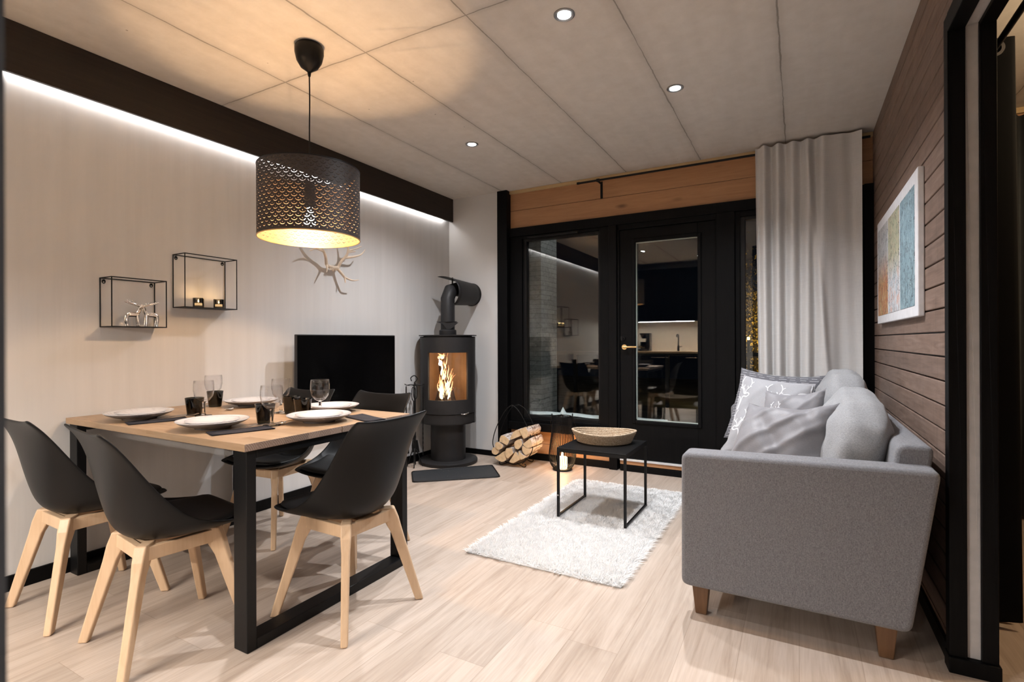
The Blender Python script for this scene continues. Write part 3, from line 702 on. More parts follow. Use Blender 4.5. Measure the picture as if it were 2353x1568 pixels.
FL.put(_mx.inputs[0], FL.ramp(_fn, [(.42, 0.0), (.62, .85)])); FL.t.links.new(FL.b.outputs[0], _mx.inputs[2]); FL.t.links.new(_tr.outputs[0], _mx.inputs[1]); FL.t.links.new(_mx.outputs[0], FL.out.inputs[0])
FL = FL.m
HOT = emissive('hot_flame', (1, .82, .55), 12)
rnd = random.Random(3)
tong = []
for k in range(30):
    x = rnd.gauss(-.055, .022); z = rnd.choice((.585, .60, .66, .76, .86)); tong.append((x, z, rnd.uniform(.07, .17), rnd.uniform(.0025, .0075), rnd.uniform(-.02, .03), 0))
for k in range(14): tong.append((rnd.gauss(.0, .014), rnd.uniform(.585, .66), rnd.uniform(.10, .22), rnd.uniform(.002, .0045), rnd.uniform(.03, .075), 0))
for k in range(5): tong.append((rnd.gauss(-.055, .03), .945, rnd.uniform(.03, .05), .012, rnd.uniform(-.05, .05), 0))
tong += [(-.070, .885, .055, .017, .0, 1), (-.062, .640, .06, .019, .004, 1), (-.055, .80, .10, .006, .0, 1), (-.012, .70, .05, .009, .01, 1), (-.055, .59, .10, .008, .0, 1), (.0, .585, .10, .006, .02, 1)]
for (x, z, hgt, r_, lean, mt) in tong:
    f_ = .13+rnd.uniform(-.02, .03); ps = rnd.uniform(0, 6)
    p = [SP(x+lean*t*t+.005*sin(t*6+ps), f_, z+hgt*t) for t in [i/10 for i in range(11)]]
    MB().tube(p, [max(.0008, r_*sin(pi*min(.999, (t/10)**.7*.93+.06))) for t in range(11)], 8).build('flame', HOT if mt else FL, st, smooth=True)
# flue
zc = 1.455
m = MB(); m.lathe([(0, 1.156), (.076, 1.156), (.078, 1.162), (.078, 1.198), (.070, 1.206), (0, 1.206)], 40).build('flue_collar', STOVE, st, smooth=True)
m = MB(); P0 = Vector((0, 0, 1.2)); pth = [Vector((0, 0, 1.20)), Vector((0, 0, 1.49)), Vector((0, .045, 1.565)), Vector((0, .13, 1.585)), Vector((0, .396, 1.585))]
def pipe(m, pth, r, n=36):
    m.tube(pth, r, n)
pipe(m, pth, [.064, .064, .064, .064, .064]); m.build('flue_pipe', STOVE, st, smooth=True)
MB().lathe([(.112, 0), (.112, .008)], 40).build('wall_rosette', STOVE, st, smooth=True, auto=True)
ro_o = [x for x in bpy.data.objects if x.name.startswith('wall_rosette')][-1]; ro_o.rotation_euler = (radians(90), 0, 0); ro_o.location = (0, .398, 1.555)
m = MB(); n = 28; vs = []; fs = []; yc = [(-.015, .128, 1.0), (.12, .115, 0), (.30, .112, 0)]
for j in range(8):
    t = j/7; y = lerp(-.005, .385, t); rr = lerp(.128, .108, t)
    for i in range(n+1):
        a = lerp(radians(-75), radians(112), i/n)
        x = rr*cos(a); z = 1.555+rr*sin(a)
        if i > n-6: x -= (i-n+6)*.006*(1-t); z += (i-n+6)*.003*(1-t)
        vs.append((x, y + .03*(1-t)*(abs(i/n-.5)*2)**2*(1 if i < n/2 else -1.2), z))
for j in range(7):
    for i in range(n): a = j*(n+1)+i; fs.append((a, a+1, a+n+2, a+n+1))
m.add(vs, fs); m.build('heat_shield', STOVE, st, smooth=True, solid=.003)
MB().tube([SP(0, 0, 0)+Vector((.0, .075, 1.63)), Vector((.0, .075, 1.69))], .007, 8).build('shield_bracket', BLACKM, st)
m = MB(); m.prism([(-.105, .0), (.095, -.006), (.03, -.062), (-.005, -.070), (-.045, -.020)], lambda p, t: SP(p[0], .07+t, 1.275+p[1]), 0, .004)
m.lathe([(.066, 1.268), (.085, 1.275), (.085, 1.279), (.066, 1.272)], 32, close=True)
m.build('damper_plate', STOVE, st, smooth=True)

hp = [(-2.845, 3.385), (-2.36, 3.905), (-2.10, 3.60), (-2.625, 3.135)]
hearth = thing('hearth_plate', 'flat black metal hearth plate on the floor in front of the stove', 'hearth plate', (-2.5, 3.5, 0))
def rounded(poly, r, k=5):
    out = []
    for i in range(len(poly)):
        a, b, c = (Vector(poly[i-1]), Vector(poly[i]), Vector(poly[(i+1) % len(poly)]))
        p = b+(a-b).normalized()*r; q = b+(c-b).normalized()*r
        for j in range(k+1):
            t = j/k; out.append(p*(1-t)**2+b*2*t*(1-t)+q*t*t)
    return out
rp = [p-Vector((-2.5, 3.5)) for p in rounded(hp, .035)]
HEARTH = NT('black_felt_grained_metal'); v = HEARTH.n('ShaderNodeTexVoronoi'); HEARTH.put(v.inputs['Vector'], HEARTH.co()); v.inputs['Scale'].default_value = 34
cr = HEARTH.math('MULTIPLY', HEARTH.math('LESS_THAN', v.outputs['Distance'], .10), HEARTH.math('GREATER_THAN', HEARTH.noise(HEARTH.co(), 9, 2), .54))
HEARTH.set(color=HEARTH.mix(cr, (.020, .022, .025), (.35, .32, .28)), rough=.6); HEARTH = HEARTH.m
MB().prism(rp, lambda p, t: (p[0], p[1], t), .001, .006).build('plate', HEARTH, hearth)
MB().tube([(p.x*.985, p.y*.985, .008) for p in rp], .0045, 6, closed=True).build('raised_rim', BLACKM, hearth, smooth=True)

# fire tools
ft = thing('fireplace_tools', 'black wrought iron fireplace tool set standing left of the stove', 'fireplace tools', (-2.945, 3.552, 0))
m = MB(); m.tube(spline([(0, 0, .10), (0, 0, .68), (0, 0, .735), (.010, .013, .755), (.014, .022, .775), (0, 0, .800), (-.018, -.026, .782), (-.014, -.022, .752)], 6), .0045, 8)
m.lathe([(.062, .715), (.066, .715), (.066, .719), (.062, .719)], 24, close=True)
for k in range(4):
    a = .6+k*pi/2; m.tube(spline([(0, 0, .715), (.03*cos(a), .03*sin(a), .722), (.066*cos(a), .066*sin(a), .717), (.085*cos(a), .085*sin(a), .728)], 4), .004, 6)
    m.tube(spline([(0, 0, .16), (.025*cos(a), .025*sin(a), .13), (.05*cos(a), .05*sin(a), .05), (.068*cos(a), .068*sin(a), .005)], 5), .005, 6)
m.build('stand', BLACKM, ft, smooth=True)
for k, kind in enumerate(('poker', 'shovel', 'brush', 'tongs')):
    a = .6+k*pi/2; c = Vector((.072*cos(a), .072*sin(a), 0)); s_ = Vector((-sin(a), cos(a), 0)); zt = .70
    m = MB(); m.tube(spline([c+Vector((0, 0, zt-.12)), c+s_*.014+Vector((0, 0, zt-.09)), c+s_*.014+Vector((0, 0, zt-.01)), c+Vector((0, 0, zt+.006)), c-s_*.014+Vector((0, 0, zt-.01)), c-s_*.014+Vector((0, 0, zt-.09)), c+Vector((0, 0, zt-.12))], 5), .0038, 6)
    m.tube([c+Vector((0, 0, zt-.12)), c+Vector((0, 0, zt-.16)), c+Vector((0, 0, .22))], [.0055, .0055, .004], 6)
    for q in range(8): z_ = zt-.20-q*.04; m.tube([c+Vector((0, 0, z_)), c+Vector((0, 0, z_-.02))], .0058, 5)
    if kind == 'poker': m.tube(spline([c+Vector((0, 0, .22)), c+Vector((0, 0, .12)), c+s_*.004+Vector((0, 0, .10))], 3), .004, 6).tube(spline([c+Vector((0, 0, .15)), c+s_*.02+Vector((0, 0, .15)), c+s_*.028+Vector((0, 0, .17))], 4), .004, 6)
    if kind == 'shovel':
        m.add([c+s_*x+Vector((0, 0, z))+c.normalized()*y for x, z, y in ((-.02, .22, 0), (.02, .22, 0), (.036, .11, .006), (-.036, .11, .006), (-.02, .22, .003), (.02, .22, .003), (.036, .11, .009), (-.036, .11, .009))], [(0, 1, 2, 3), (7, 6, 5, 4), (0, 4, 5, 1), (1, 5, 6, 2), (2, 6, 7, 3), (3, 7, 4, 0)])
    if kind == 'brush': m.tube([c+Vector((0, 0, .23)), c+Vector((0, 0, .21)), c+Vector((0, 0, .12))], [.008, .02, .026], 12)
    if kind == 'tongs': m.tube(spline([c+Vector((0, 0, .3)), c+s_*.016+Vector((0, 0, .2)), c+s_*.003+Vector((0, 0, .11))], 4), .0035, 6).tube(spline([c+Vector((0, 0, .3)), c-s_*.016+Vector((0, 0, .2)), c-s_*.003+Vector((0, 0, .11))], 4), .0035, 6)
    m.build(kind, BLACKM, ft, smooth=True)

# ================================================================== FIREWOOD
rk = thing('firewood_rack', 'round black wire log rack on the floor under the window', 'log rack', (-2.21, 4.06, 0))
def hoop(cx, y, w, top, bot=.018): return spline([(cx, y, bot), (cx+w*.62, y, bot+.045), (cx+w, y, .165), (cx+w*.88, y, .30), (cx+w*.45, y, .46), (cx+.02, y, top), (cx-.02, y, top), (cx-w*.45, y, .46), (cx-w*.88, y, .30), (cx-w, y, .165), (cx-w*.62, y, bot+.045)], 8, closed=True)
for (cx, y, tp) in ((.012, -.09, .527), (-.035, .11, .512)):
    MB().tube(hoop(cx, y, .197, tp), .0042, 8, closed=True).build('hoop', BLACKM, rk, smooth=True)
MB().tube([(.012, -.09, .527), (-.035, .11, .512)], .005, 8).build('cross_bar', BLACKM, rk, smooth=True)
for x in (-.12, .10): MB().tube([(x+.012, -.09, .035), (x-.035, .11, .035)], .004, 8).build('cross_bar', BLACKM, rk, smooth=True)
for (x, y, s_, v_) in ((-.095, -.10, -1, -1), (.125, -.09, 1, -1), (.09, .12, 1, 1), (-.12, .12, -1, 1)):
    m = MB(); m.tube(spline([(x-s_*.07, y*.9, .030), (x-s_*.03, y, .016), (x, y, .006), (x+s_*.018, y, .012), (x+s_*.020, y, .026), (x+s_*.008, y, .031)], 6), .0038, 8)
    m.build('scroll_foot', BLACKM, rk, smooth=True)
LOGS = [([(-2.385, 0.124), (-2.37, 0.155), (-2.341, 0.162), (-2.308, 0.139), (-2.318, 0.107), (-2.349, 0.092), (-2.378, 0.103)], 'small round birch log at the far left of the pile'),
 ([(-2.346, 0.197), (-2.313, 0.213), (-2.26, 0.185), (-2.277, 0.155), (-2.313, 0.14), (-2.341, 0.157)], 'half round birch log directly above the small round one'),
 ([(-2.287, 0.272), (-2.303, 0.214), (-2.222, 0.189), (-2.199, 0.236), (-2.241, 0.268)], 'birch log with pale white bark on its top, upper left of the pile'),
 ([(-2.197, 0.254), (-2.166, 0.309), (-2.117, 0.339), (-2.083, 0.285), (-2.192, 0.237)], 'large halved birch log at the top middle of the pile'),
 ([(-2.112, 0.339), (-2.039, 0.358), (-2.015, 0.321), (-2.025, 0.282), (-2.061, 0.257)], 'wedge shaped birch log topmost of the pile, right of the large half'),
 ([(-2.117, 0.252), (-2.152, 0.219), (-2.142, 0.172), (-2.113, 0.164), (-2.074, 0.205), (-2.078, 0.251)], 'birch log wedged in the middle of the pile'),
 ([(-2.074, 0.213), (-2.006, 0.271), (-1.985, 0.225), (-1.995, 0.19), (-2.04, 0.182)], 'birch log with long white bark on the right side of the pile'),
 ([(-2.079, 0.202), (-2.038, .181), (-1.997, 0.182), (-2.011, 0.142), (-2.045, 0.119), (-2.078, 0.148)], 'half round birch log at the right, its flat side up'),
 ([(-2.232, 0.164), (-2.172, 0.169), (-2.162, 0.127), (-2.212, 0.074), (-2.242, 0.101)], 'upright split birch log left of the centre of the pile'),
 ([(-2.349, 0.073), (-2.262, 0.132), (-2.229, 0.068), (-2.263, 0.040), (-2.313, 0.047)], 'broad split birch log at the bottom left of the pile'),
 ([(-2.207, 0.048), (-2.143, 0.146), (-2.118, 0.118), (-2.099, 0.077), (-2.163, 0.038)], 'lowest birch log at the bottom middle of the pile'),
 ([(-2.113, 0.152), (-2.078, 0.123), (-2.04, 0.112), (-2.07, 0.083), (-2.096, 0.08), (-2.115, 0.112)], 'small half round birch log at the bottom right of the pile')]
rn = random.Random(5)
for poly, lab in LOGS:
    cx = sum(p[0] for p in poly)/len(poly); cz = sum(p[1] for p in poly)/len(poly)
    pp = []
    for i in range(len(poly)):
        a, b, c, d = poly[i-1], poly[i], poly[(i+1) % len(poly)], poly[(i+2) % len(poly)]
        le = math.dist(b, c)
        for q in range(4):
            t = q/4; x = lerp(b[0], c[0], t); z = lerp(b[1], c[1], t)
            if q and le < .065:                                     # rounded bark side
                dx, dz = x-cx, z-cz; g = 1+.10*sin(pi*t); x, z = cx+dx*g, cz+dz*g
            pp.append((x-cx, z-cz, le < .065))
    y0 = -.135+rn.uniform(-.008, .008); y1 = .105+rn.uniform(-.02, .01); m = MB(); nr = 9; n = len(pp)
    vs = []
    for j in range(nr):
        t = j/(nr-1)
        for i, p in enumerate(pp):
            g = .945*(1+.03*sin(7*t+i*1.3+cx*90)+.012*rn.uniform(-1, 1))
            vs.append((p[0]*g, lerp(y0, y1, t), p[1]*g))
    fs = [(j*n+i, j*n+(i+1) % n, (j+1)*n+(i+1) % n, (j+1)*n+i) for j in range(nr-1) for i in range(n)]
    m.add(vs, fs, 0); m.m = [0 if pp[k % n][2] else 2 for k in range(len(fs))]
    vs2 = [tuple(v) for v in vs]
    m.f.append(tuple(range(n-1, -1, -1))); m.m.append(1); m.f.append(tuple((nr-1)*n+i for i in range(n))); m.m.append(1)
    o = m.build('birch_log', [BARK, ENDG, SPLIT], loc=(cx, 4.06, cz), smooth=True)
    tag(o, lab, 'firewood', 'split birch logs in the round rack')

# ================================================================== LANTERN
ln = thing('lantern', 'tall black wire lantern with a lit candle, standing under the window', 'lantern', (-1.765, 4.07, 0))
m = MB(); prof = spline([(.072, 0, .012), (.098, 0, .045), (.113, 0, .095), (.114, 0, .14), (.106, 0, .21), (.094, 0, .30), (.084, 0, .39), (.080, 0, .455)], 4)
for k in range(44):
    a = 2*pi*k/44; m.tube([(p.x*cos(a), p.x*sin(a), p.z) for p in prof], .0024, 5)
m.build('wire_cage', BLACKM, ln, smooth=True)
MB().lathe([(.070, .0), (.082, .0), (.082, .012), (.070, .012)], 40, close=True).lathe([(0, .004), (.072, .004), (.072, .009), (0, .009)], 32).build('base_ring', BLACKM, ln, smooth=True)
MB().lathe([(.0765, .452), (.0815, .452), (.0815, .458), (.0765, .458)], 40, close=True).build('top_ring', BLACKM, ln, smooth=True)
hx = R0*.088
for q_ in (hx, -hx): MB().tube([(q_.x, q_.y, .435), (q_.x, q_.y, .478)], .005, 8).build('handle_pin', BLACKM, ln)
hpnts = [hx+Vector((0, 0, .465)), hx*1.22+FW*.02+Vector((0, 0, .40)), hx*1.45+FW*.06+Vector((0, 0, .33)), hx*.9+FW*.10+Vector((0, 0, .285)), -hx*.1+FW*.11+Vector((0, 0, .29)), -hx*.9+FW*.10+Vector((0, 0, .34)), -hx*1.1+FW*.03+Vector((0, 0, .42)), -hx+Vector((0, 0, .465))]
MB().tube(spline(hpnts, 5), .0015, 6).build('handle', BLACKM, ln, smooth=True)
cn = thing('candle', 'lit ivory pillar candle inside the black wire lantern', 'candle', (-1.765, 4.07, .0095))
MB().lathe([(0, 0), (.042, 0), (.042, .095), (.038, .099), (.012, .094), (0, .094)], 28).build('wax_pillar', WAX, cn, smooth=True)
MB().tube([(0, 0, .093), (0, 0, .103)], .001, 5).build('wick', CHAR, cn)
MB().lathe([(0, .101), (.006, .108), (.008, .118), (.005, .134), (0, .150)], 14).build('flame', FLAME, cn, smooth=True)

# ================================================================== SIDE TABLE, BASKET, RUG
stb = thing('side_table', 'square black metal side table standing on the white rug', 'side table', (-1.075, 3.12, 0))
hx_, hy_ = .215, .232; zt = .45
MB().box(-hx_, hx_, -hy_, hy_, zt-.006, zt).build('table_top', BLACKM, stb, bevel=.002)
MB().box(-hx_, hx_, -hy_, -hy_+.015, zt-.026, zt-.006).box(-hx_, hx_, hy_-.015, hy_, zt-.026, zt-.006).box(-hx_, -hx_+.015, -hy_+.015, hy_-.015, zt-.026, zt-.006).box(hx_-.015, hx_, -hy_+.015, hy_-.015, zt-.026, zt-.006).build('apron', BLACKM, stb)
for sx in (-1, 1):
    MB().box(min(sx*hx_, sx*(hx_-.012)), max(sx*hx_, sx*(hx_-.012)), -hy_+.012, hy_-.012, .030, .041).build('floor_rail', BLACKM, stb)
    for sy in (-1, 1):
        x0, x1 = sorted((sx*hx_, sx*(hx_-.0145))); y0, y1 = sorted((sy*hy_, sy*(hy_-.0145)))
        lg = MB().box(x0, x1, y0, y1, .028, zt-.026).build('leg', BLACKM, stb)
        if sx < 0 and sy < 0: MB().lathe([(0, 0), (.006, 0), (.004, .003), (0, .004)], 12).build('screw', STEEL, lg, loc=(x0-.0, y0, .145)); scr = [q for q in bpy.data.objects if q.name.startswith('screw')][-1]; scr.rotation_euler = (radians(90), 0, 0); scr.location = ((x0+x1)/2, y0, .16)
# lens shaped rope tray
bk = thing('woven_tray', 'boat shaped woven seagrass tray on the black side table', 'tray', (-1.085, 3.165, zt), radians(17))
def lens(a, b, n=120):
    R_ = (a*a+b*b)/(2*b); th = math.asin(a/R_); pts = []
    for sgn in (1, -1):
        for i in range(n//2):
            t = lerp(-th, th, i/(n//2))*sgn; pts.append((R_*sin(t), sgn*(R_*cos(t)-(R_-b))))
    # soften the points
    P = [Vector(p) for p in pts]
    for _ in range(4): P = [(P[i-1]+P[i]*2+P[(i+1) % len(P)])/4 for i in range(len(P))]
    return P
def rope(m, pts, z, r, zf=None):
    N = len(pts); k = 0; path = []; rad = []
    for i in range(N):
        for q in (0, .5):
            p = pts[i].lerp(pts[(i+1) % N], q); zz = z + (zf(p) if zf else 0)
            path.append((p.x, p.y, zz)); rad.append(r*(1+.13*(1 if (k % 3 == 0) else -.5))); k += 1
    m.tube(path, rad, 7, closed=True)
m = MB(); zend = lambda p: .014*(abs(p.x)/.2)**2
for j in range(7):
    t = j/6; rope(m, lens(.168+.034*t, .118+.032*t), .011+.0092*j, .0062, lambda p, t=t: .014*t*(abs(p.x)/.2)**2)
m.build('side_wall', ROPE, bk, smooth=True)
m = MB()
for j in range(9): s_ = 1-j/9.3; rope(m, lens(.160*s_, .112*s_, 80), .007, .0065)
m.build('base', ROPE, bk, smooth=True)
# shaggy rug: one object, pile nobody could count
def rug():
    x0, x1, y0, y1 = -1.515, -.69, 2.235, 3.79
    rs = np.random.RandomState(4); N = 80000
    x = rs.uniform(x0, x1, N); y = rs.uniform(y0, y1, N)
    ex = np.minimum(x-x0, x1-x); ey = np.minimum(y-y0, y1-y); e = np.minimum(ex, ey)
    cl = np.sin(x*61+np.sin(y*37)*2)+np.sin(y*53+np.cos(x*41)*2)
    ang = cl*1.2+rs.normal(0, 1.2, N); lean = .007+.007*rs.rand(N); hgt = .026+.007*rs.rand(N)+.0015*cl
    edge = np.clip(1-e/.03, 0, 1)
    ox = np.where(ex < ey, np.where(x-x0 < x1-x, -1, 1), 0); oy = np.where(ey <= ex, np.where(y-y0 < y1-y, -1, 1), 0)
    dx = np.cos(ang)*lean+ox*edge*.020; dy = np.sin(ang)*lean+oy*edge*.020; hgt = hgt*(1-.45*edge)
    wd = .0014+.0008*rs.rand(N); pa = rs.uniform(0, pi, N); wx, wy = np.cos(pa)*wd, np.sin(pa)*wd
    V = np.zeros((N, 5, 3))
    V[:, 0] = np.stack([x-wx, y-wy, np.full(N, .006)], 1); V[:, 1] = np.stack([x+wx, y+wy, np.full(N, .006)], 1)
    V[:, 2] = np.stack([x+dx*.5+wx, y+dy*.5+wy, hgt*.75], 1); V[:, 3] = np.stack([x+dx*.5-wx, y+dy*.5-wy, hgt*.75], 1)
    V[:, 4] = np.stack([x+dx*1.3, y+dy*1.3, hgt], 1)
    me = bpy.data.meshes.new('rug'); nb = 8
    bx = [(x0, y0), (x1, y0), (x1, y1), (x0, y1)]
    base = [(a, b, c) for c in (.001, .008) for a, b in bx]
    allv = np.concatenate([V.reshape(-1, 3), np.array(base)])
    me.vertices.add(len(allv)); me.vertices.foreach_set('co', allv.ravel())
    q = np.arange(N)*5; quads = np.stack([q, q+1, q+2, q+3], 1); tris = np.stack([q+3, q+2, q+4], 1); b0 = N*5
    bf = [(0, 3, 2, 1), (4, 5, 6, 7), (0, 1, 5, 4), (1, 2, 6, 5), (2, 3, 7, 6), (3, 0, 4, 7)]
    loops = np.concatenate([quads.ravel(), tris.ravel(), np.array(bf).ravel()+b0])
    me.loops.add(len(loops)); me.loops.foreach_set('vertex_index', loops)
    st_ = np.concatenate([np.arange(N)*4, 4*N+np.arange(N)*3, 7*N+np.arange(6)*4]); tt = np.concatenate([np.full(N, 4), np.full(N, 3), np.full(6, 4)])
    me.polygons.add(len(st_)); me.polygons.foreach_set('loop_start', st_); me.polygons.foreach_set('loop_total', tt)
    me.update(calc_edges=True); me.validate(); me.materials.append(RUGM)
    me.polygons.foreach_set('use_smooth', [True]*len(me.polygons))
    o = bpy.data.objects.new('rug', me); C.objects.link(o); return o
tag(rug(), 'white shaggy rectangular rug under the black side table', 'rug')

# ================================================================== DINING TABLE
TX0, TX1, TY0, TY1, TZ = -3.055, -1.69, 1.125, 2.003, .742
tb_ = thing('dining_table', 'dining table with pale wooden top and black steel U shaped legs', 'table', (-2.37, 1.56, 0))
ym = 1.566
L(MB().box(TX0, TX1, TY0, ym-.001, TZ-.027, TZ), tb_).build('table_top', TABLE, tb_, bevel=.0015)
L(MB().box(TX0, TX1, ym+.001, TY1, TZ-.027, TZ), tb_).build('table_top', TABLE, tb_, bevel=.0015)
for x0, x1 in ((TX1-.083, TX1-.008), (TX0+.008, TX0+.083)):
    m = MB(); ya_, yb_ = TY0+.012, TY1-.012; w_ = .038; z1 = TZ-.028
    m.box(x0, x1, ya_, ya_+w_, 0.001, z1).box(x0, x1, yb_-w_, yb_, 0.001, z1).box(x0, x1, ya_+w_, yb_-w_, .001, .001+w_).box(x0, x1, ya_+w_, yb_-w_, z1-w_+.008, z1)
    L(m, tb_).build('leg_frame', BLACKM, tb_, bevel=.003)

# ================================================================== CHAIRS
def make_chair(label):
    r = thing('dining_chair', label, 'chair', group='black shell dining chairs')
    # y, z, half width, side dy, side dz, power
    ctr = [(.234, .434, .150, -.016, .006), (.228, .426, .196, -.008, .014), (.17, .410, .216, .012, .031), (.09, .398, .228, .045, .048), (0, .392, .232, .080, .064),
           (-.082, .396, .232, .110, .078), (-.132, .413, .229, .124, .083), (-.166, .453, .224, .122, .074), (-.184, .510, .218, .107, .056),
           (-.196, .575, .212, .085, .038), (-.207, .640, .208, .063, .022), (-.218, .700, .205, .040, .014), (-.231, .754, .202, .017, .010), (-.243, .787, .199, -.004, .013), (-.249, .800, .190, -.014, .014)]
    R = [(a_, b_, c_, d_, e_, 2.0 if i < 9 else 2.3) for i, (a_, b_, c_, d_, e_) in enumerate(ctr)]
    nu = 13
    def pt(i, j, lift=0, sc=1.0):
        y, z, w_, dy, dz, p = R[j]; u = -1+2*i/(nu-1); u *= sc
        a = abs(u)**p
        return Vector((w_*sin(u*pi/2)**1 if False else w_*(u*(1.18-.18*u*u)), y+dy*a, z+dz*a+lift))
    m = MB(); vs = [pt(i, j) for j in range(len(R)) for i in range(nu)]
    fs = [(j*nu+i, j*nu+i+1, (j+1)*nu+i+1, (j+1)*nu+i) for j in range(len(R)-1) for i in range(nu-1)]
    m.add(vs, fs); m.build('seat_shell', SHELL, r, smooth=True, auto=False, solid=.011, sub=2)
    # padded seat cushion
    m = MB(); rows = [0, 1, 2, 3, 4, 5, 6]; n = 13; vs = []
    for top in (0, 1):
        for jj, j in enumerate(rows):
            for i in range(n):
                u = -1+2*i/(n-1); v = -1+2*jj/(len(rows)-1); e = max(0, (1-u**4)*(1-v**4))
                p = pt(i, j, 0, .90); p.y = lerp(.02, p.y, .94); p.z += .008 + (.028*e**.5 if top else 0); vs.append(p)
    K = len(rows)*n; f1 = [(j*n+i, (j+1)*n+i, (j+1)*n+i+1, j*n+i+1) for j in range(len(rows)-1) for i in range(n-1)]; f2 = [tuple(q+K for q in f[::-1]) for f in f1]
    m.add(vs, f1+f2); m.build('seat_pad', PAD, r, smooth=True, auto=False, sub=1)
    # wooden under frame
    m = MB(); q = .118
    for a in range(4):
        T = Matrix.Rotation(a*pi/2, 4, 'Z'); m.box(-q, q, q-.012, q+.012, .348, .396, T=T)
    m.box(-.045, .045, -.115, .115, .360, .392)
    m.build('seat_frame', BEECH, r, bevel=.003)
    for sx, sy in ((-1, -1), (1, -1), (1, 1), (-1, 1)):
        m = MB(); d = Vector((sx, sy, 0)).normalized(); tn = Vector((-d.y, d.x, 0)); vs = []
        for z, rad, wd, th in ((.404, .150, .026, .036), (.355, .170, .0245, .035), (.30, .192, .0195, .027), (0.001, .286, .0165, .0185)):
            c = d*rad+Vector((0, 0, z))
            for (a, b) in ((-1, -1), (1, -1), (1, 1), (-1, 1)): vs.append(c+d*th*a*.9+tn*wd*b*.78)
        fs = [(0, 1, 2, 3)[::-1], (12, 13, 14, 15)]
        for k in range(3):
            for i in range(4): fs.append((4*k+i, 4*k+(i+1) % 4, 4*k+4+(i+1) % 4, 4*k+4+i))
        m.add(vs, fs); m.build('leg', BEECH, r, bevel=.006, bseg=3)
    return r
ch = make_chair('black shell chair at the far left nearest the wall, back towards the camera')
ch.location = (-2.665, 1.065, 0); ch.rotation_euler.z = radians(-2)
for (x, y, rz, lab) in ((-2.07, 1.07, -8, 'black shell chair in the foreground, just left of the near table leg'),
                        (-1.63, 1.545, 88, 'black shell chair at the right end of the table, seen from behind'),
                        (-2.645, 1.965, 184, 'black shell chair across the table by the television, left of the far pair'),
                        (-2.09, 2.01, 182, 'black shell chair across the table by the stove, right of the far pair')):
    c = copy_tree(ch); c.location = (x, y, 0); c.rotation_euler.z = radians(rz); c['label'] = lab

# ================================================================== TABLEWARE
def wobble(a): return .008*sin(3*a+1)+.006*sin(5*a)+.004*sin(9*a+2)
def dinner(loc, lab, rz):
    m = MB(); m.lathe([(0, .003), (.062, .003), (.064, 0), (.068, 0), (.070, .006), (.100, .014), (.128, .026), (.137, .0335), (.1365, .036), (.133, .035), (.105, .021), (.075, .011), (0, .009)], 64, wob=wobble)
    m.m = [1 if k < 64*7 else 0 for k in range(len(m.f))]
    return tag(m.build('dinner_plate', [PLATE, PLATEB], loc=loc, smooth=True, auto=False), lab, 'plate', 'large dinner plates'), rz
def side(loc, lab):
    m = MB(); m.lathe([(0, .002), (.050, .002), (.052, 0), (.056, 0), (.058, .004), (.082, .010), (.101, .0215), (.1015, .0245), (.098, .024), (.078, .0145), (.055, .0075), (0, .006)], 64, wob=wobble)
    m.m = [1 if k < 64*6 else 0 for k in range(len(m.f))]
    return tag(m.build('side_plate', [PLATE, PLATEB], loc=loc, smooth=True, auto=False), lab, 'plate', 'small plates stacked on the dinner plates')
PL = [((-2.700, 1.275), 'nearest the left wall, near table edge', .3), ((-2.140, 1.285), 'in the foreground of the table', 1.2), ((-2.690, 1.835), 'at the far left by the wall', 2.2),
      ((-1.880, 1.61), 'at the right end of the table', 4.1), ((-2.095, 1.868), 'at the far edge by the rear right chair', 3.0)]
p0 = dinner((*PL[0][0], TZ+.0005), 'large white glazed dinner plate ' + PL[0][1], 0)[0]; s0 = side((PL[0][0][0]+.006, PL[0][0][1]+.004, TZ+.0125), 'small white plate on the dinner plate ' + PL[0][1])
for (xy, lab, rz) in PL[1:]:
    c = p0.copy(); C.objects.link(c); c.location = (*xy, TZ+.0005); c.rotation_euler.z = rz; c['label'] = 'large white glazed dinner plate ' + lab
    c = s0.copy(); C.objects.link(c); c.location = (xy[0]+.005, xy[1]-.004, TZ+.0125); c.rotation_euler.z = rz+1; c['label'] = 'small white plate on the dinner plate ' + lab
# tumblers
TU = [((-2.587, 1.462), 'left of the nearest wine glasses, beside the left plate'), ((-2.832, 1.712), 'nearest the left wall'), ((-2.050, 1.462), 'behind the foreground plate, left of a wine glass stem'),
      ((-2.215, 1.725), 'left one of the touching pair in front of the far chair'), ((-2.070, 1.675), 'right one of the pair, behind the right end plate')]
tm = MB().lathe([(0, 0), (.029, 0), (.032, .004), (.041, .083), (.0425, .086), (.0395, .086), (.0295, .014), (0, .012)], 36).build('tumbler', SMOKE, loc=(*TU[0][0], TZ+.0005), smooth=True)
tag(tm, 'smoky dark glass tumbler ' + TU[0][1], 'glass', 'smoky glass tumblers')
for xy, lab in TU[1:]:
    c = tm.copy(); C.objects.link(c); c.location = (*xy, TZ+.0005); c['label'] = 'smoky dark glass tumbler ' + lab
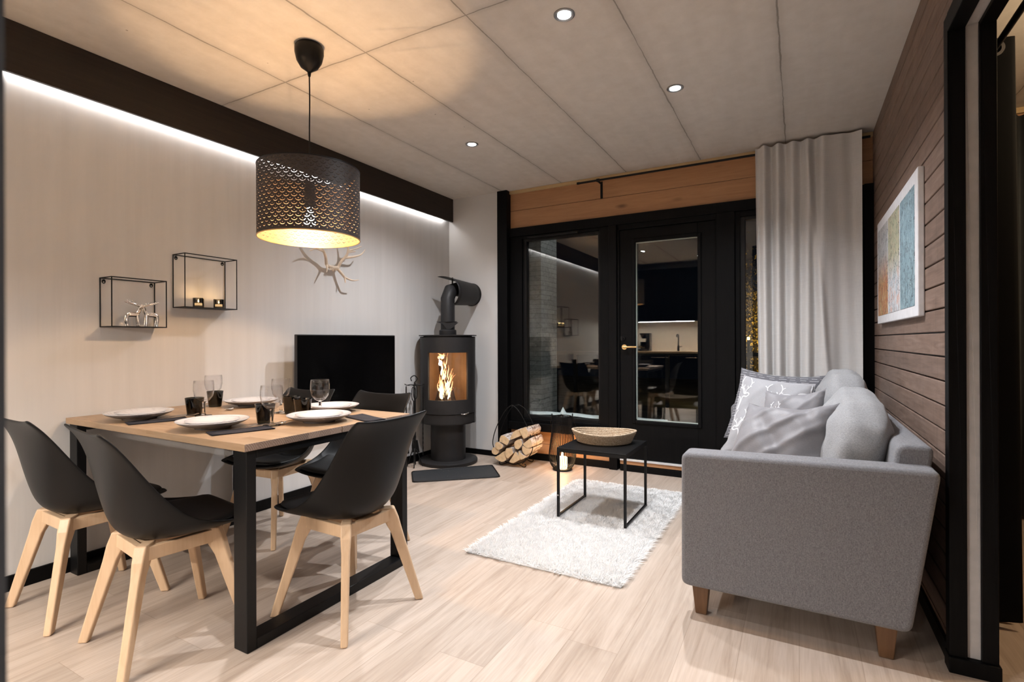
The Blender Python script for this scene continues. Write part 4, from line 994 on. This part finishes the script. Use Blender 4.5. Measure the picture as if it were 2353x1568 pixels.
# wine glasses
GL = [((-2.524, 1.470), 'front one of the left pair'), ((-2.885, 1.735), 'back one of the left pair, nearest the wall'), ((-1.973, 1.438), 'nearest the camera, in the middle of the table'),
      ((-2.290, 1.722), 'in the middle, partly behind the nearest wine glass'), ((-2.052, 1.762), 'standing out against the black television')]
wg = thing('wine_glass', 'clear stemmed wine glass ' + GL[0][1], 'glass', (*GL[0][0], TZ+.0005), group='clear wine glasses')
MB().lathe([(.011, .068), (.026, .076), (.040, .096), (.0455, .125), (.0450, .150), (.0425, .172), (.0412, .172), (.0435, .150), (.0440, .125), (.0385, .098), (.025, .080), (0, .074)], 40).build('bowl', GOBLET, wg, smooth=True, auto=False)
MB().lathe([(.010, .070), (.0068, .062), (.0062, .035), (.0068, .014), (.011, .006), (.034, .003), (.037, .001), (.036, 0), (0, 0)], 36).build('stem', SGLASS, wg, smooth=True, auto=False)
for xy, lab in GL[1:]:
    c = copy_tree(wg); c.location = (*xy, TZ+.0005); c['label'] = 'clear stemmed wine glass ' + lab
# napkins, forks, spoons
def napkin(cx, cy, rz, lab):
    m = MB(); n = 9
    for t in range(3): 
        def fn(u, v, t=t): return (lerp(-.050, .050, u)+.001*t, lerp(-.115, .115, v), .0008+.0016*t+.0012*sin(u*7+v*5+t))
        m.grid(fn, n, n)
    o = m.build('napkin', NAPKIN, loc=(cx, cy, TZ), smooth=True, solid=.0011); o.rotation_euler.z = rz
    tag(o, lab, 'napkin', 'folded black napkins')
def cutlery(kind):
    m = MB()
    def blade(stations):       # y, halfwidth, z
        vs = []; 
        for y, w_, z in stations: vs += [(-w_, y, z), (w_, y, z), (w_, y, z+.0018), (-w_, y, z+.0018)]
        k = len(stations); fs = [(3, 2, 1, 0), tuple(4*(k-1)+i for i in range(4))]
        for j in range(k-1):
            for i in range(4): fs.append((4*j+i, 4*j+(i+1) % 4, 4*j+4+(i+1) % 4, 4*j+4+i))
        m.add(vs, fs)
    if kind == 'fork':
        blade([(-.095, .006, 0), (-.05, .0045, .002), (.0, .0028, .006), (.030, .004, .008), (.045, .0115, .006), (.058, .0125, .005)])
        for x in (-.0105, -.0035, .0035, .0105):
            vs = []
            for y, w_, z in ((.057, .0016, .005), (.08, .0014, .006), (.100, .0008, .011)): vs += [(x-w_, y, z), (x+w_, y, z), (x+w_, y, z+.0018), (x-w_, y, z+.0018)]
            fs = [(3, 2, 1, 0), (8, 9, 10, 11)]+[(4*j+i, 4*j+(i+1) % 4, 4*j+4+(i+1) % 4, 4*j+4+i) for j in range(2) for i in range(4)]
            m.add(vs, fs)
    else:
        blade([(-.09, .006, 0), (-.05, .004, .003), (.0, .0028, .007), (.035, .003, .008), (.045, .006, .006)])
        m.grid(lambda u, v: (lerp(-1, 1, u)*.017*sqrt(max(.02, 1-(2*v-1)**2)), .043+.05*v, .001+.007*((2*u-1)**2*.8+(2*v-1)**2*.6)), 9, 9)
    return m
def lay(kind, x, y, z, rz, lab):
    o = cutlery(kind).build(kind, STEEL, loc=(x, y, z), smooth=True, bevel=0); o.rotation_euler.z = rz
    if kind == 'spoon': mo = o.modifiers.new('s', 'SOLIDIFY'); mo.thickness = .001
    tag(o, lab, kind, 'steel %ss on the dining table' % kind)
napkin(-2.545, 1.275, radians(-16), 'folded black napkin beside the left plate, near the wall side')
napkin(-1.962, 1.292, radians(-18), 'folded black napkin right of the foreground plate, fork lying on it')
napkin(-1.775, 1.775, radians(72), 'folded black napkin half under the plate at the right end')
napkin(-2.86, 1.945, radians(10), 'folded black napkin at the far left beside the wall')
lay('fork', -2.545, 1.345, TZ+.006, radians(-16), 'steel fork lying on the black napkin nearest the left wall')
lay('fork', -1.965, 1.365, TZ+.006, radians(-20), 'steel fork lying on the black napkin in the foreground')
lay('spoon', -1.975, 1.532, TZ+.001, radians(200), 'steel spoon left of the plate at the right end of the table')
lay('spoon', -2.62, 1.72, TZ+.001, radians(190), 'steel spoon in front of the far left plate')

# ================================================================== SOFA
sf = thing('sofa', 'grey fabric two seat sofa against the plank wall', 'sofa', (0, 3.0, 0))
SX0, SY0, SY1 = -.410, 2.118, 3.98
def softbox(x0, x1, y0, y1, z0, z1, p=7, puff=0.0, n=14, T=None, wr=0, seed=0):
    """rounded, slightly puffed block"""
    c = Vector(((x0+x1)/2, (y0+y1)/2, (z0+z1)/2)); h = Vector(((x1-x0)/2, (y1-y0)/2, (z1-z0)/2)); m = MB(); rr = random.Random(seed)
    ph = [rr.uniform(0, 6) for _ in range(6)]
    for ax in range(3):
        for sg in (-1, 1):
            def fn(u, v, ax=ax, sg=sg):
                q = [0, 0, 0]; q[ax] = sg; q[(ax+1) % 3] = 2*u-1; q[(ax+2) % 3] = 2*v-1
                nr = (abs(q[0])**p+abs(q[1])**p+abs(q[2])**p)**(1/p); d = [a/nr for a in q]
                g = 1+puff*(1-q[(ax+1) % 3]**2)*(1-q[(ax+2) % 3]**2)
                v_ = Vector((d[0]*h.x, d[1]*h.y, d[2]*h.z)); v_[ax] += sg*(g-1)*min(h)
                if wr: 
                    k = wr*(sin(v_.y*34+v_.z*21+ph[0])*sin(v_.z*29-v_.y*13+ph[1])+.5*sin(v_.x*60+v_.z*40+ph[2])); v_[ax] += sg*k*(max(0, 1-q[(ax+1) % 3]**4)*max(0, 1-q[(ax+2) % 3]**4))
                v_ += c
                return T @ v_ if T is not None else v_
            m.grid(fn, n, n)
    return m
def sl(m): return L(m, sf)
def prof_block(m, pts, y0, y1, mi=0):       # x-z profile extruded along y
    m.prism(pts, lambda p, t: (p[0], t, p[1]), y0, y1, mi); return m
# arms: tapered at the back, rounded on top
for (ya2, yb2) in ((SY0, SY0+.125), (SY1-.125, SY1)):
    pts = rounded([(SX0, .130), (SX0+.002, .655), (.405, .672), (.325, .128)], .03, 5)
    m = MB(); prof_block(m, [(p.x, p.y) for p in pts], ya2, yb2); sl(m).build('arm', SOFA, sf, smooth=True, bevel=.016, bseg=4)
m = MB(); pts = [(.215, .13), (.300, .735), (.405, .735), (.325, .13)]
prof_block(m, [(p.x, p.y) for p in rounded(pts, .03, 4)], SY0+.10, SY1-.10); sl(m).build('back_frame', SOFA, sf, smooth=True, bevel=.014, bseg=3)
sl(MB().box(SX0+.02, .28, SY0+.11, SY1-.11, .132, .285)).build('seat_base', SOFA, sf, smooth=True, bevel=.012)
ymid = (SY0+SY1)/2
for k, (a, b) in enumerate(((SY0+.128, ymid-.003), (ymid+.003, SY1-.128))):
    sl(softbox(SX0-.005, .20, a, b, .288, .452, 9, .12, 16, wr=.002, seed=k)).build('seat_cushion', SOFAL, sf, smooth=True, auto=False)
for k, (a, b) in enumerate(((2.36, ymid+.04), (ymid+.045, SY1-.135))):
    T = Matrix.Translation((.19 if k == 0 else .185, (a+b)/2, .645 if k == 0 else .66)) @ Matrix.Rotation(radians(12 if k == 0 else 9), 4, 'Y') @ Matrix.Rotation(radians(4 if k == 0 else 0), 4, 'X')
    hh_ = .205 if k == 0 else .25
    bc = sl(softbox(-.095, .115, -(b-a)/2, (b-a)/2, -hh_+.02, hh_, 4.2, .22, 22, T=T, wr=.008, seed=5+k)).build('back_cushion', SOFAL, sf, smooth=True, auto=False)
    sm = MB()
    for yy in (-.46, ):
        pass
for x, y in ((-.345, 2.20), (.262, 2.20), (-.345, 3.88), (.262, 3.88)):
    m = MB(); vs = [(x+a*w_, y+b*w_, z) for z, w_ in ((.133, .033), (.001, .021)) for a, b in ((-1, -1), (1, -1), (1, 1), (-1, 1))]
    m.add(vs, [(3, 2, 1, 0), (4, 5, 6, 7)]+[(i, (i+1) % 4, 4+(i+1) % 4, 4+i) for i in range(4)][::1]); sl(m).build('leg', WALNUT, sf, bevel=.003)

# ------------------------------------------------------------------ throw cushions
def cushion(TL, TR, BR, BL, t, mats, name, lab, strokes=None, wr=.006, seed=1, back=None, sag=0.0, dash=None, group=None):
    TL, TR, BR, BL = map(Vector, (TL, TR, BR, BL)); nrm = ((TR-TL).cross(TL-BL)).normalized()
    if nrm.y > 0: nrm = -nrm                         # faces the camera side
    rr = random.Random(seed); ph = [rr.uniform(0, 6) for _ in range(8)]
    def P(u, v, s, off=0):
        a, b = 2*u-1, 2*v-1
        cu = .5+.5*a*(1-.075*(1-b*b)); cv = .5+.5*b*(1-.075*(1-a*a))
        base = (BL.lerp(BR, cu)).lerp(TL.lerp(TR, cu), cv)
        e = max(0, (1-a*a)*(1-b*b)); th = t/2*e**.42
        w_ = wr*(.9*sin(a*4+b*2+ph[0])*sin(b*3.5-a*1.5+ph[1])+.30*sin(a*9+b*4+ph[2])*sin(ph[3]+b*6)-1.0*abs(sin(a*3.1+b*2.2+ph[6]))**7+.8*abs(sin(b*4.3-a*3.6+ph[7]))**9)*min(1, e*4+.15)
        edge = max(0, 1-e*6); pl = .004*sin(a*38+ph[4])*edge*(1-abs(b)**30) + .004*sin(b*41+ph[5])*edge
        q = base + nrm*(s*(th+w_+off)+pl*.5)
        q.z -= sag*max(0, b)**2*(1-a*a)
        return q
    m = MB(); n = 41
    m.grid(lambda u, v: P(u, v, 1), n, n, 0); m.grid(lambda u, v: P(u, v, -1), n, n, 1 if back else 0, flip=True)
    if strokes:
        for st_, w_ in strokes:
            pts = st_; 
            for i in range(len(pts)-1):
                (u0, v0), (u1, v1) = pts[i], pts[i+1]; dx, dy = u1-u0, v1-v0; le = sqrt(dx*dx+dy*dy) or 1; nx, ny = -dy/le*w_, dx/le*w_
                k = max(1, int(le/.03)); L_ = []
                for j in range(k+1):
                    f = j/k; uu, vv = lerp(u0, u1, f), lerp(v0, v1, f)
                    for sg in (1, -1):
                        au, av = uu+nx*sg, vv+ny*sg
                        L_.append(P(min(.995, max(.005, au)), min(.995, max(.005, av)), 1, .0012))
                m.add(L_, [(2*j, 2*j+1, 2*j+3, 2*j+2) for j in range(k)], 2)
    mt = [mats, back or mats, PRINT]
    o = m.build(name, mt, smooth=True, auto=False, fix=False)
    return tag(o, lab, 'cushion', group)
rr = random.Random(11); dashes = []
for i in range(26):
    v = .02+i*.038; u = rr.uniform(0, .06)
    while u < .97:
        l = rr.uniform(.05, .10); dashes.append(([(u, v), (min(.99, u+l), v+.002)], .0022)); u += l+rr.uniform(.03, .06)
cushion((-.335, 3.80, .915), (.150, 3.60, .888), (.05, 3.50, .44), (-.425, 3.60, .468), .15, GREYPIL, 'cushion', 'dark grey cushion with white dashes, rearmost on the sofa', dashes, seed=3, sag=.015)
def deer(ox, oy, s, fl=1):
    """outline of a running deer in white line print"""
    B = [(0, .30), (.06, .34), (.12, .32), (.17, .33), (.22, .42), (.30, .45), (.42, .455), (.52, .43), (.56, .36), (.60, .34), (.56, .30), (.57, .20), (.60, .08), (.585, .0), (.56, .07), (.52, .20), (.47, .27), (.34, .26), (.25, .24), (.235, .12), (.25, .01), (.215, .01), (.205, .14), (.19, .25), (.14, .27), (.07, .26), (0, .30)]
    A1 = [(.12, .33), (.10, .40), (.04, .44), (.0, .52), (.02, .60), (.06, .66)]; A2 = [(.14, .33), (.17, .41), (.24, .46), (.28, .55), (.26, .63), (.22, .68)]
    A3 = [(.03, .46), (-.02, .47)]; A4 = [(.0, .54), (-.05, .58)]; A5 = [(.26, .49), (.31, .49)]; A6 = [(.28, .57), (.33, .61)]; A7 = [(.07, .43), (.09, .48)]; A8 = [(.21, .44), (.18, .50)]
    out = []
    for P_ in (B, A1, A2, A3, A4, A5, A6, A7, A8):
        sp = [(p.x, p.y) for p in spline([(x, y, 0) for x, y in P_], 3)]
        out.append(([(ox+fl*x*s, oy+y*s) for x, y in sp], .0085 if P_ is B else .0065))
    return out
dp = []
for a in (deer(.46, .47, .66), deer(.20, .52, .66, -.9), deer(.05, .10, .62), deer(.62, .02, .6), deer(1.18, .55, .60, -1)): dp += [([(min(.98, max(.02, x)), min(.98, max(.02, y))) for x, y in st_], w_) for st_, w_ in a]
cushion((-.283, 3.36, .893), (.082, 3.20, .865), (.06, 3.04, .445), (-.375, 3.10, .462), .16, LIGHTPIL, 'cushion', 'pale grey cushion with white reindeer outline print', dp, seed=8, group='reindeer print cushions')
cushion((-.15, 3.05, .835), (.120, 2.95, .865), (.08, 2.82, .46), (-.20, 2.86, .46), .13, SATIN, 'cushion', 'silvery grey cushion mostly hidden behind the foremost one', deer(.2, .5, .5), seed=14, back=LIGHTPIL, sag=.02, group='reindeer print cushions')
cushion((-.205, 2.70, .800), (.155, 2.58, .832), (.085, 2.45, .458), (-.325, 2.50, .458), .17, SATIN, 'cushion', 'silvery grey cushion foremost on the sofa, leaning on the back cushion', None, seed=21, back=LIGHTPIL, wr=.011, sag=.022, group='reindeer print cushions')

# ================================================================== CURTAIN AND ROD
ct = thing('curtain', 'off white linen curtain hanging at the right side of the window wall', 'curtain', (-.27, 4.158, 0))
def cur(u, v):
    # u along x, v up ; deep folds on the left two thirds, flatter on the right
    cx = [0, .085, .14, .185, .235, .290, .345, .405, .47, .56, .645]
    w_ = .645*(1-.035*(1-v)); x = .03*(1-v)*0 + u
    fold = lambda s: sin(2*pi*s)
    tight = 1/(1+math.exp((u-.60)*16)); top = max(0, (v-.93)/.07)**.5
    ph = u*7.6*2*pi/1.0*.98 + .6*sin(v*2.2+u*4)
    amp = lerp(.030, .036, 1-v)
    y = tight*amp*sin(ph)*(1+.25*sin(u*13)) + (1-tight)*(.018*sin(u*15+.8+1.2*(1-v))+.006*sin(u*40+v*3))
    y += .028*math.exp(-((u-(.50+.28*(1-v)))/.035)**2)*(-1)*(1-top)
    xx = -.0 + .648*u + .006*cos(ph)*tight*(1-v) + .02*(1-v)*(1-u)
    z = lerp(.02, 2.503 + .006*sin(u*60)*0, v) - (.006*(1-u) if v > .99 else 0)
    return (xx, y*.9, z)
MB().grid(cur, 190, 60).build('cloth', CURT, ct, smooth=True, auto=False)
MB().grid(lambda u, v: tuple(a+b for a, b in zip(cur(u, .955+.045*v), (0, -.0022, 0))), 190, 5).build('heading_tape', CURT, ct, smooth=True, auto=False)
rod = thing('curtain_rod', 'thin black curtain rod fixed below the ceiling on the window wall', 'curtain rod', (-1.5, 4.205, 2.465))
MB().tube([(-.155, 0, 0), (1.93, 0, 0)], .0085, 14).build('pole', BLACKM, rod, smooth=True)
MB().tube([(-.175, 0, 0), (-.150, 0, 0)], .0105, 14).build('end_cap', BLACKM, rod, smooth=True)
for x in (0.015, 1.86):
    MB().box(x-.010, x+.010, .088, .094, -.135, .012).box(x-.006, x+.006, .0, .090, -.013, -.003).tube([(x-.012, 0, 0), (x+.012, 0, 0)], .0135, 14).build('bracket', BLACKM, rod, bevel=.001)

# ================================================================== CANVAS PICTURE
cv = thing('canvas_picture', 'white edged canvas with three tall abstract paintings on the plank wall', 'picture', (XR, 3.262, 1.195))
MB().box(-.023, -.0005, -.612, .612, 0, .612).build('stretched_canvas', plain('white_canvas', (.62, .62, .64), .75, bump=.3, bscale=700), cv, bevel=.004)
def art(name, kind):
    t = NT(name); P = t.co(); n1 = t.noise(t.scale(P, (1, 14, 6)), 1.8, 6, .7, 1.6); n2 = t.noise(t.scale(P, (1, 34, 13), (3, 1, 2)), 1.4, 5, .75, 2.0); z = t.xyz(P)[2]
    zz_ = t.math('DIVIDE', z, .5)
    if kind == 0:
        a = t.ramp(n1, [(.25, (.10, .13, .11)), (.42, (.38, .12, .07)), (.55, (.45, .28, .10)), (.7, (.42, .40, .38))]); b = t.ramp(n2, [(.35, (.22, .23, .24)), (.6, (.50, .50, .50))])
        c = t.mix(t.ramp(zz_, [(.45, 0.0), (.80, 1.0)]), a, b)
    elif kind == 1:
        a = t.ramp(n1, [(.3, (.20, .25, .28)), (.5, (.55, .60, .64)), (.62, (.55, .30, .22)), (.75, (.62, .64, .66))]); b = t.ramp(n2, [(.3, (.12, .17, .12)), (.5, (.38, .40, .28)), (.62, (.52, .36, .26)), (.75, (.42, .47, .43))])
        c = t.mix(t.ramp(zz_, [(.42, 0.0), (.68, 1.0)]), a, b)
    else:
        a = t.ramp(n1, [(.3, (.07, .10, .12)), (.5, (.18, .28, .32)), (.7, (.45, .56, .60))]); b = t.ramp(n2, [(.35, (.10, .17, .21)), (.65, (.34, .48, .54))]); c = t.mix(t.ramp(zz_, [(.3, .2), (.7, .9)]), a, b)
    ln_ = t.noise(t.scale(P, (1, 12, 6), (7, 2, 5)), 2.2, 2, .5, 2.5); l_ = t.math('LESS_THAN', t.math('ABSOLUTE', t.math('SUBTRACT', ln_, .5)), .02)
    l2 = t.math('MULTIPLY', l_, t.math('GREATER_THAN', t.noise(P, 26, 2), .48))
    t.set(color=t.mix(l2, c, (.02, .025, .03)), rough=.6); return t.m
for k, (y0, y1) in enumerate(((3.456, 3.832), (3.09, 3.432), (2.714, 3.060))):
    MB().box(-.0245, -.0225, y0-3.262, y1-3.262, .047, .555).build('painted_panel', art('abstract_painting_%s' % 'abc'[k], k), cv)

# ================================================================== ALCOVE CURTAINS
ac = thing('blackout_curtain', 'black eyelet curtain hanging in the opening at the right edge', 'curtain', (.655, 2.585, 0))
MB().grid(lambda u, v: (.068*sin(u*5*2*pi-pi/2)*(.9+.1*(1-v))+.012*(1-v)*sin(u*9), .0+.30*u, lerp(.02+.02*sin(u*21), 2.238, v)), 90, 30).build('cloth', BLACKC, ac, smooth=True, auto=False, solid=.002)
for k, u in enumerate((.05, .15, .25, .35)):
    e = MB().lathe([(.020, -.003), (.030, -.003), (.030, .003), (.020, .003)], 28, close=True).build('eyelet', plain_ring, ac, smooth=True)
    e.rotation_euler = (radians(90), 0, 0); e.location = (0.0, .30*u, 2.20)
al = thing('curtain_rod', 'black rod carrying the eyelet curtain inside the opening', 'curtain rod', (.655, 1.9, 2.20))
MB().tube([(0, -.88, 0), (0, 2.36, 0)], .011, 14).build('pole', BLACKM, al, smooth=True)
gc = MB().grid(lambda u, v: (.02*sin(u*9*2*pi), -.02+.0*u, v), 2, 2)
gcv = MB().grid(lambda u, v: (1.10+.62*u, 4.235+.022*sin(u*9*2*pi), lerp(.02, 2.46, v)), 120, 4).build('grey_curtain', GREYC, smooth=True, solid=.002)
tag(gcv, 'dark grey curtain at the far end of the sleeping alcove', 'curtain')

# ================================================================== KITCHEN (seen mirrored in the door glass)
KB = -1.248
bc_ = thing('base_cabinets', 'black kitchen base cabinets behind the camera, mirrored in the door glass', 'cabinet', (-2.1, KB, 0))
MB().box(-.95, .85, .0, .56, .10, .87).build('carcass', BLACKW, bc_)
MB().box(-.93, .83, .0, .50, .0, .10).build('plinth', BLACKM, bc_)
for k in range(3): 
    d_ = MB().box(-.945+.6*k, -.355+.6*k, .56, .58, .105, .865).build('door', BLACKW, bc_, bevel=.002)
    MB().tube([(-.80+.6*k, .60, .80), (-.50+.6*k, .60, .80)], .006, 8).tube([(-.78+.6*k, .58, .80), (-.78+.6*k, .60, .80)], .005, 6).tube([(-.52+.6*k, .58, .80), (-.52+.6*k, .60, .80)], .005, 6).build('handle', STEEL, d_, smooth=True)
tag(MB().box(-3.068, -1.22, KB, KB+.61, .871, .905).build('worktop', m_wood('oak_worktop', (.40, .27, .15), (.52, .37, .22), 'X', .7), bevel=.002), 'pale wooden kitchen worktop mirrored in the door glass', 'worktop')
tag(MB().box(-3.068, -1.22, KB, KB+.006, .906, 1.449).build('splashback', plain('cream_splashback', (.62, .55, .47), .4)), 'cream kitchen splashback lit by the strip light', 'splashback')
uc = thing('wall_cabinets', 'black kitchen wall cabinets above the lit splashback', 'cabinet', (-2.1, KB, 1.45))
MB().box(-.96, .86, .0, .33, .0, .95).build('carcass', BLACKW, uc)
for k in range(3): MB().box(-.955+.605*k, -.355+.605*k, .33, .348, .002, .948).build('door', BLACKW, uc, bevel=.002)
tag(MB().box(-2.60, -1.615, KB+.27, KB+.30, 1.436, 1.449).build('strip_light', LEDM), 'white strip light under the kitchen wall cabinets', 'light strip')
fa = thing('faucet', 'dark kitchen faucet on the worktop mirrored in the door glass', 'faucet', (-1.92, KB+.12, .905))
MB().tube([(0, 0, 0), (0, 0, .10)], .022, 18).build('body', BLACKM, fa, smooth=True)
MB().tube(spline([(0, 0, .10), (0, 0, .27), (0, .01, .295), (0, .10, .297), (0, .13, .29), (0, .135, .25)], 5), .011, 12).build('spout', BLACKM, fa, smooth=True)
MB().tube([(.02, 0, .07), (.06, 0, .085)], .006, 8).build('lever', BLACKM, fa, smooth=True)
cm = thing('coffee_maker', 'black filter coffee maker on the worktop mirrored in the door glass', 'coffee maker', (-2.50, KB+.22, .905))
MB().box(-.10, .10, -.09, .11, 0, .035).box(.02, .10, -.09, .06, .035, .33).build('body', SHELL, cm, bevel=.006)
MB().lathe([(.075, .33), (.08, .33), (.035, .23), (.02, .23)], 24, c=(-.03, 0, 0), close=True).build('filter_holder', SHELL, cm, smooth=True)
MB().lathe([(0, .037), (.055, .037), (.065, .10), (.050, .17), (.045, .17), (.06, .10), (.05, .04), (0, .04)], 24, c=(-.04, .01, 0)).build('jug', SMOKE, cm, smooth=True)

# ================================================================== OUTSIDE
struct(MB().box(-9, 9, 4.43, 16, -.30, -.06), 'ground_terrace', plain('dark_winter_ground', (.10, .10, .10), .9, var=.4, nscale=3))
def snowbank(u, v):
    x = lerp(-2.36, -.9, u); y = lerp(4.435, 4.53, v); e = min(1, 1*v+.96, 1*(1-v)+.96)*min(1, 14*(1-u)+.3)
    z = .418*e+.003*sin(x*9)+.002*sin(x*23+y*11)
    z += .060*math.exp(-(((x+1.93)/.017)**2+((y-4.47)/.03)**2))
    return (x, y, z)
m = MB(); m.grid(snowbank, 150, 14); m.box(-2.36, -.9, 4.435, 4.53, -.055, .33)
tag(m.build('snow_bank', SNOW, smooth=True), 'white snow drift lying outside against the window', 'snow', kind='stuff')
tag(MB().box(-3.6, -2.36, 4.90, 5.3, -.06, 3.2).build('stone_wall', STONE), 'grey stacked stone wall outside, seen through the left window', 'stone wall')
struct(MB().box(-4.2, 1.4, 4.43, 6.4, 2.68, 2.78), 'ceiling_terrace', BLACKM)
rl = thing('terrace_railing', 'dark terrace railing outside behind the left window', 'railing', (-1.5, 5.9, 0))
MB().box(-2.0, 2.6, -.02, .02, .93, .97).build('top_rail', BLACKM, rl)
for k in range(5): MB().box(-2.0+k*1.1, -1.96+k*1.1, -.02, .02, -.058, .93).build('post', BLACKM, rl)
def tree(name, x, y, h, rad, zc, n, lab, seed):
    r = thing(name, lab, 'tree', (x, y, -.06)); rr = random.Random(seed)
    m = MB(); m.tube([(0, 0, 0), (.03, 0, h*.4), (0, .05, h*.8)], [.06, .045, .02], 8)
    for k in range(9):
        a = rr.uniform(0, 6.28); z = h*rr.uniform(.3, .8); m.tube([(0, 0, z), (rad*.5*cos(a), rad*.5*sin(a), z+.15), (rad*.9*cos(a), rad*.9*sin(a), z+.2)], [.02, .012, .004], 5)
    m.build('trunk', TRUNK, r, smooth=True)
    m = MB()
    for k in range(n):
        a = rr.uniform(0, 6.28); q = rad*rr.random()**.5; z = zc+rr.gauss(0, h*.20); s_ = rr.uniform(.012, .027)
        c = Vector((q*cos(a), q*sin(a), z)); d = Vector((rr.gauss(0, 1), rr.gauss(0, 1), rr.gauss(0, 1))).normalized(); e = d.orthogonal().normalized()
        m.add([c-d*s_, c+e*s_*.6, c+d*s_, c-e*s_*.6], [(0, 1, 2, 3)])
    tag(m.build('foliage', LEAF, r, fix=False), kind='stuff')
tree('garden_tree', -.62, 9.3, 2.3, .75, 1.55, 5200, 'garden tree with golden lit leaves outside the window by the curtain', 2)
gl_ = thing('garden_lamp', 'small glowing garden lamp beside the lit tree outside', 'lamp', (-.62, 8.1, -.06))
MB().tube([(0, 0, 0), (0, 0, 1.16)], .02, 10).build('post', BLACKM, gl_, smooth=True)
MB().lathe([(0, 1.16), (.018, 1.165), (.018, 1.20), (0, 1.205)], 12).build('lamp_head', emissive('amber_lamp_glow', (1, .5, .12), 12), gl_, smooth=True)
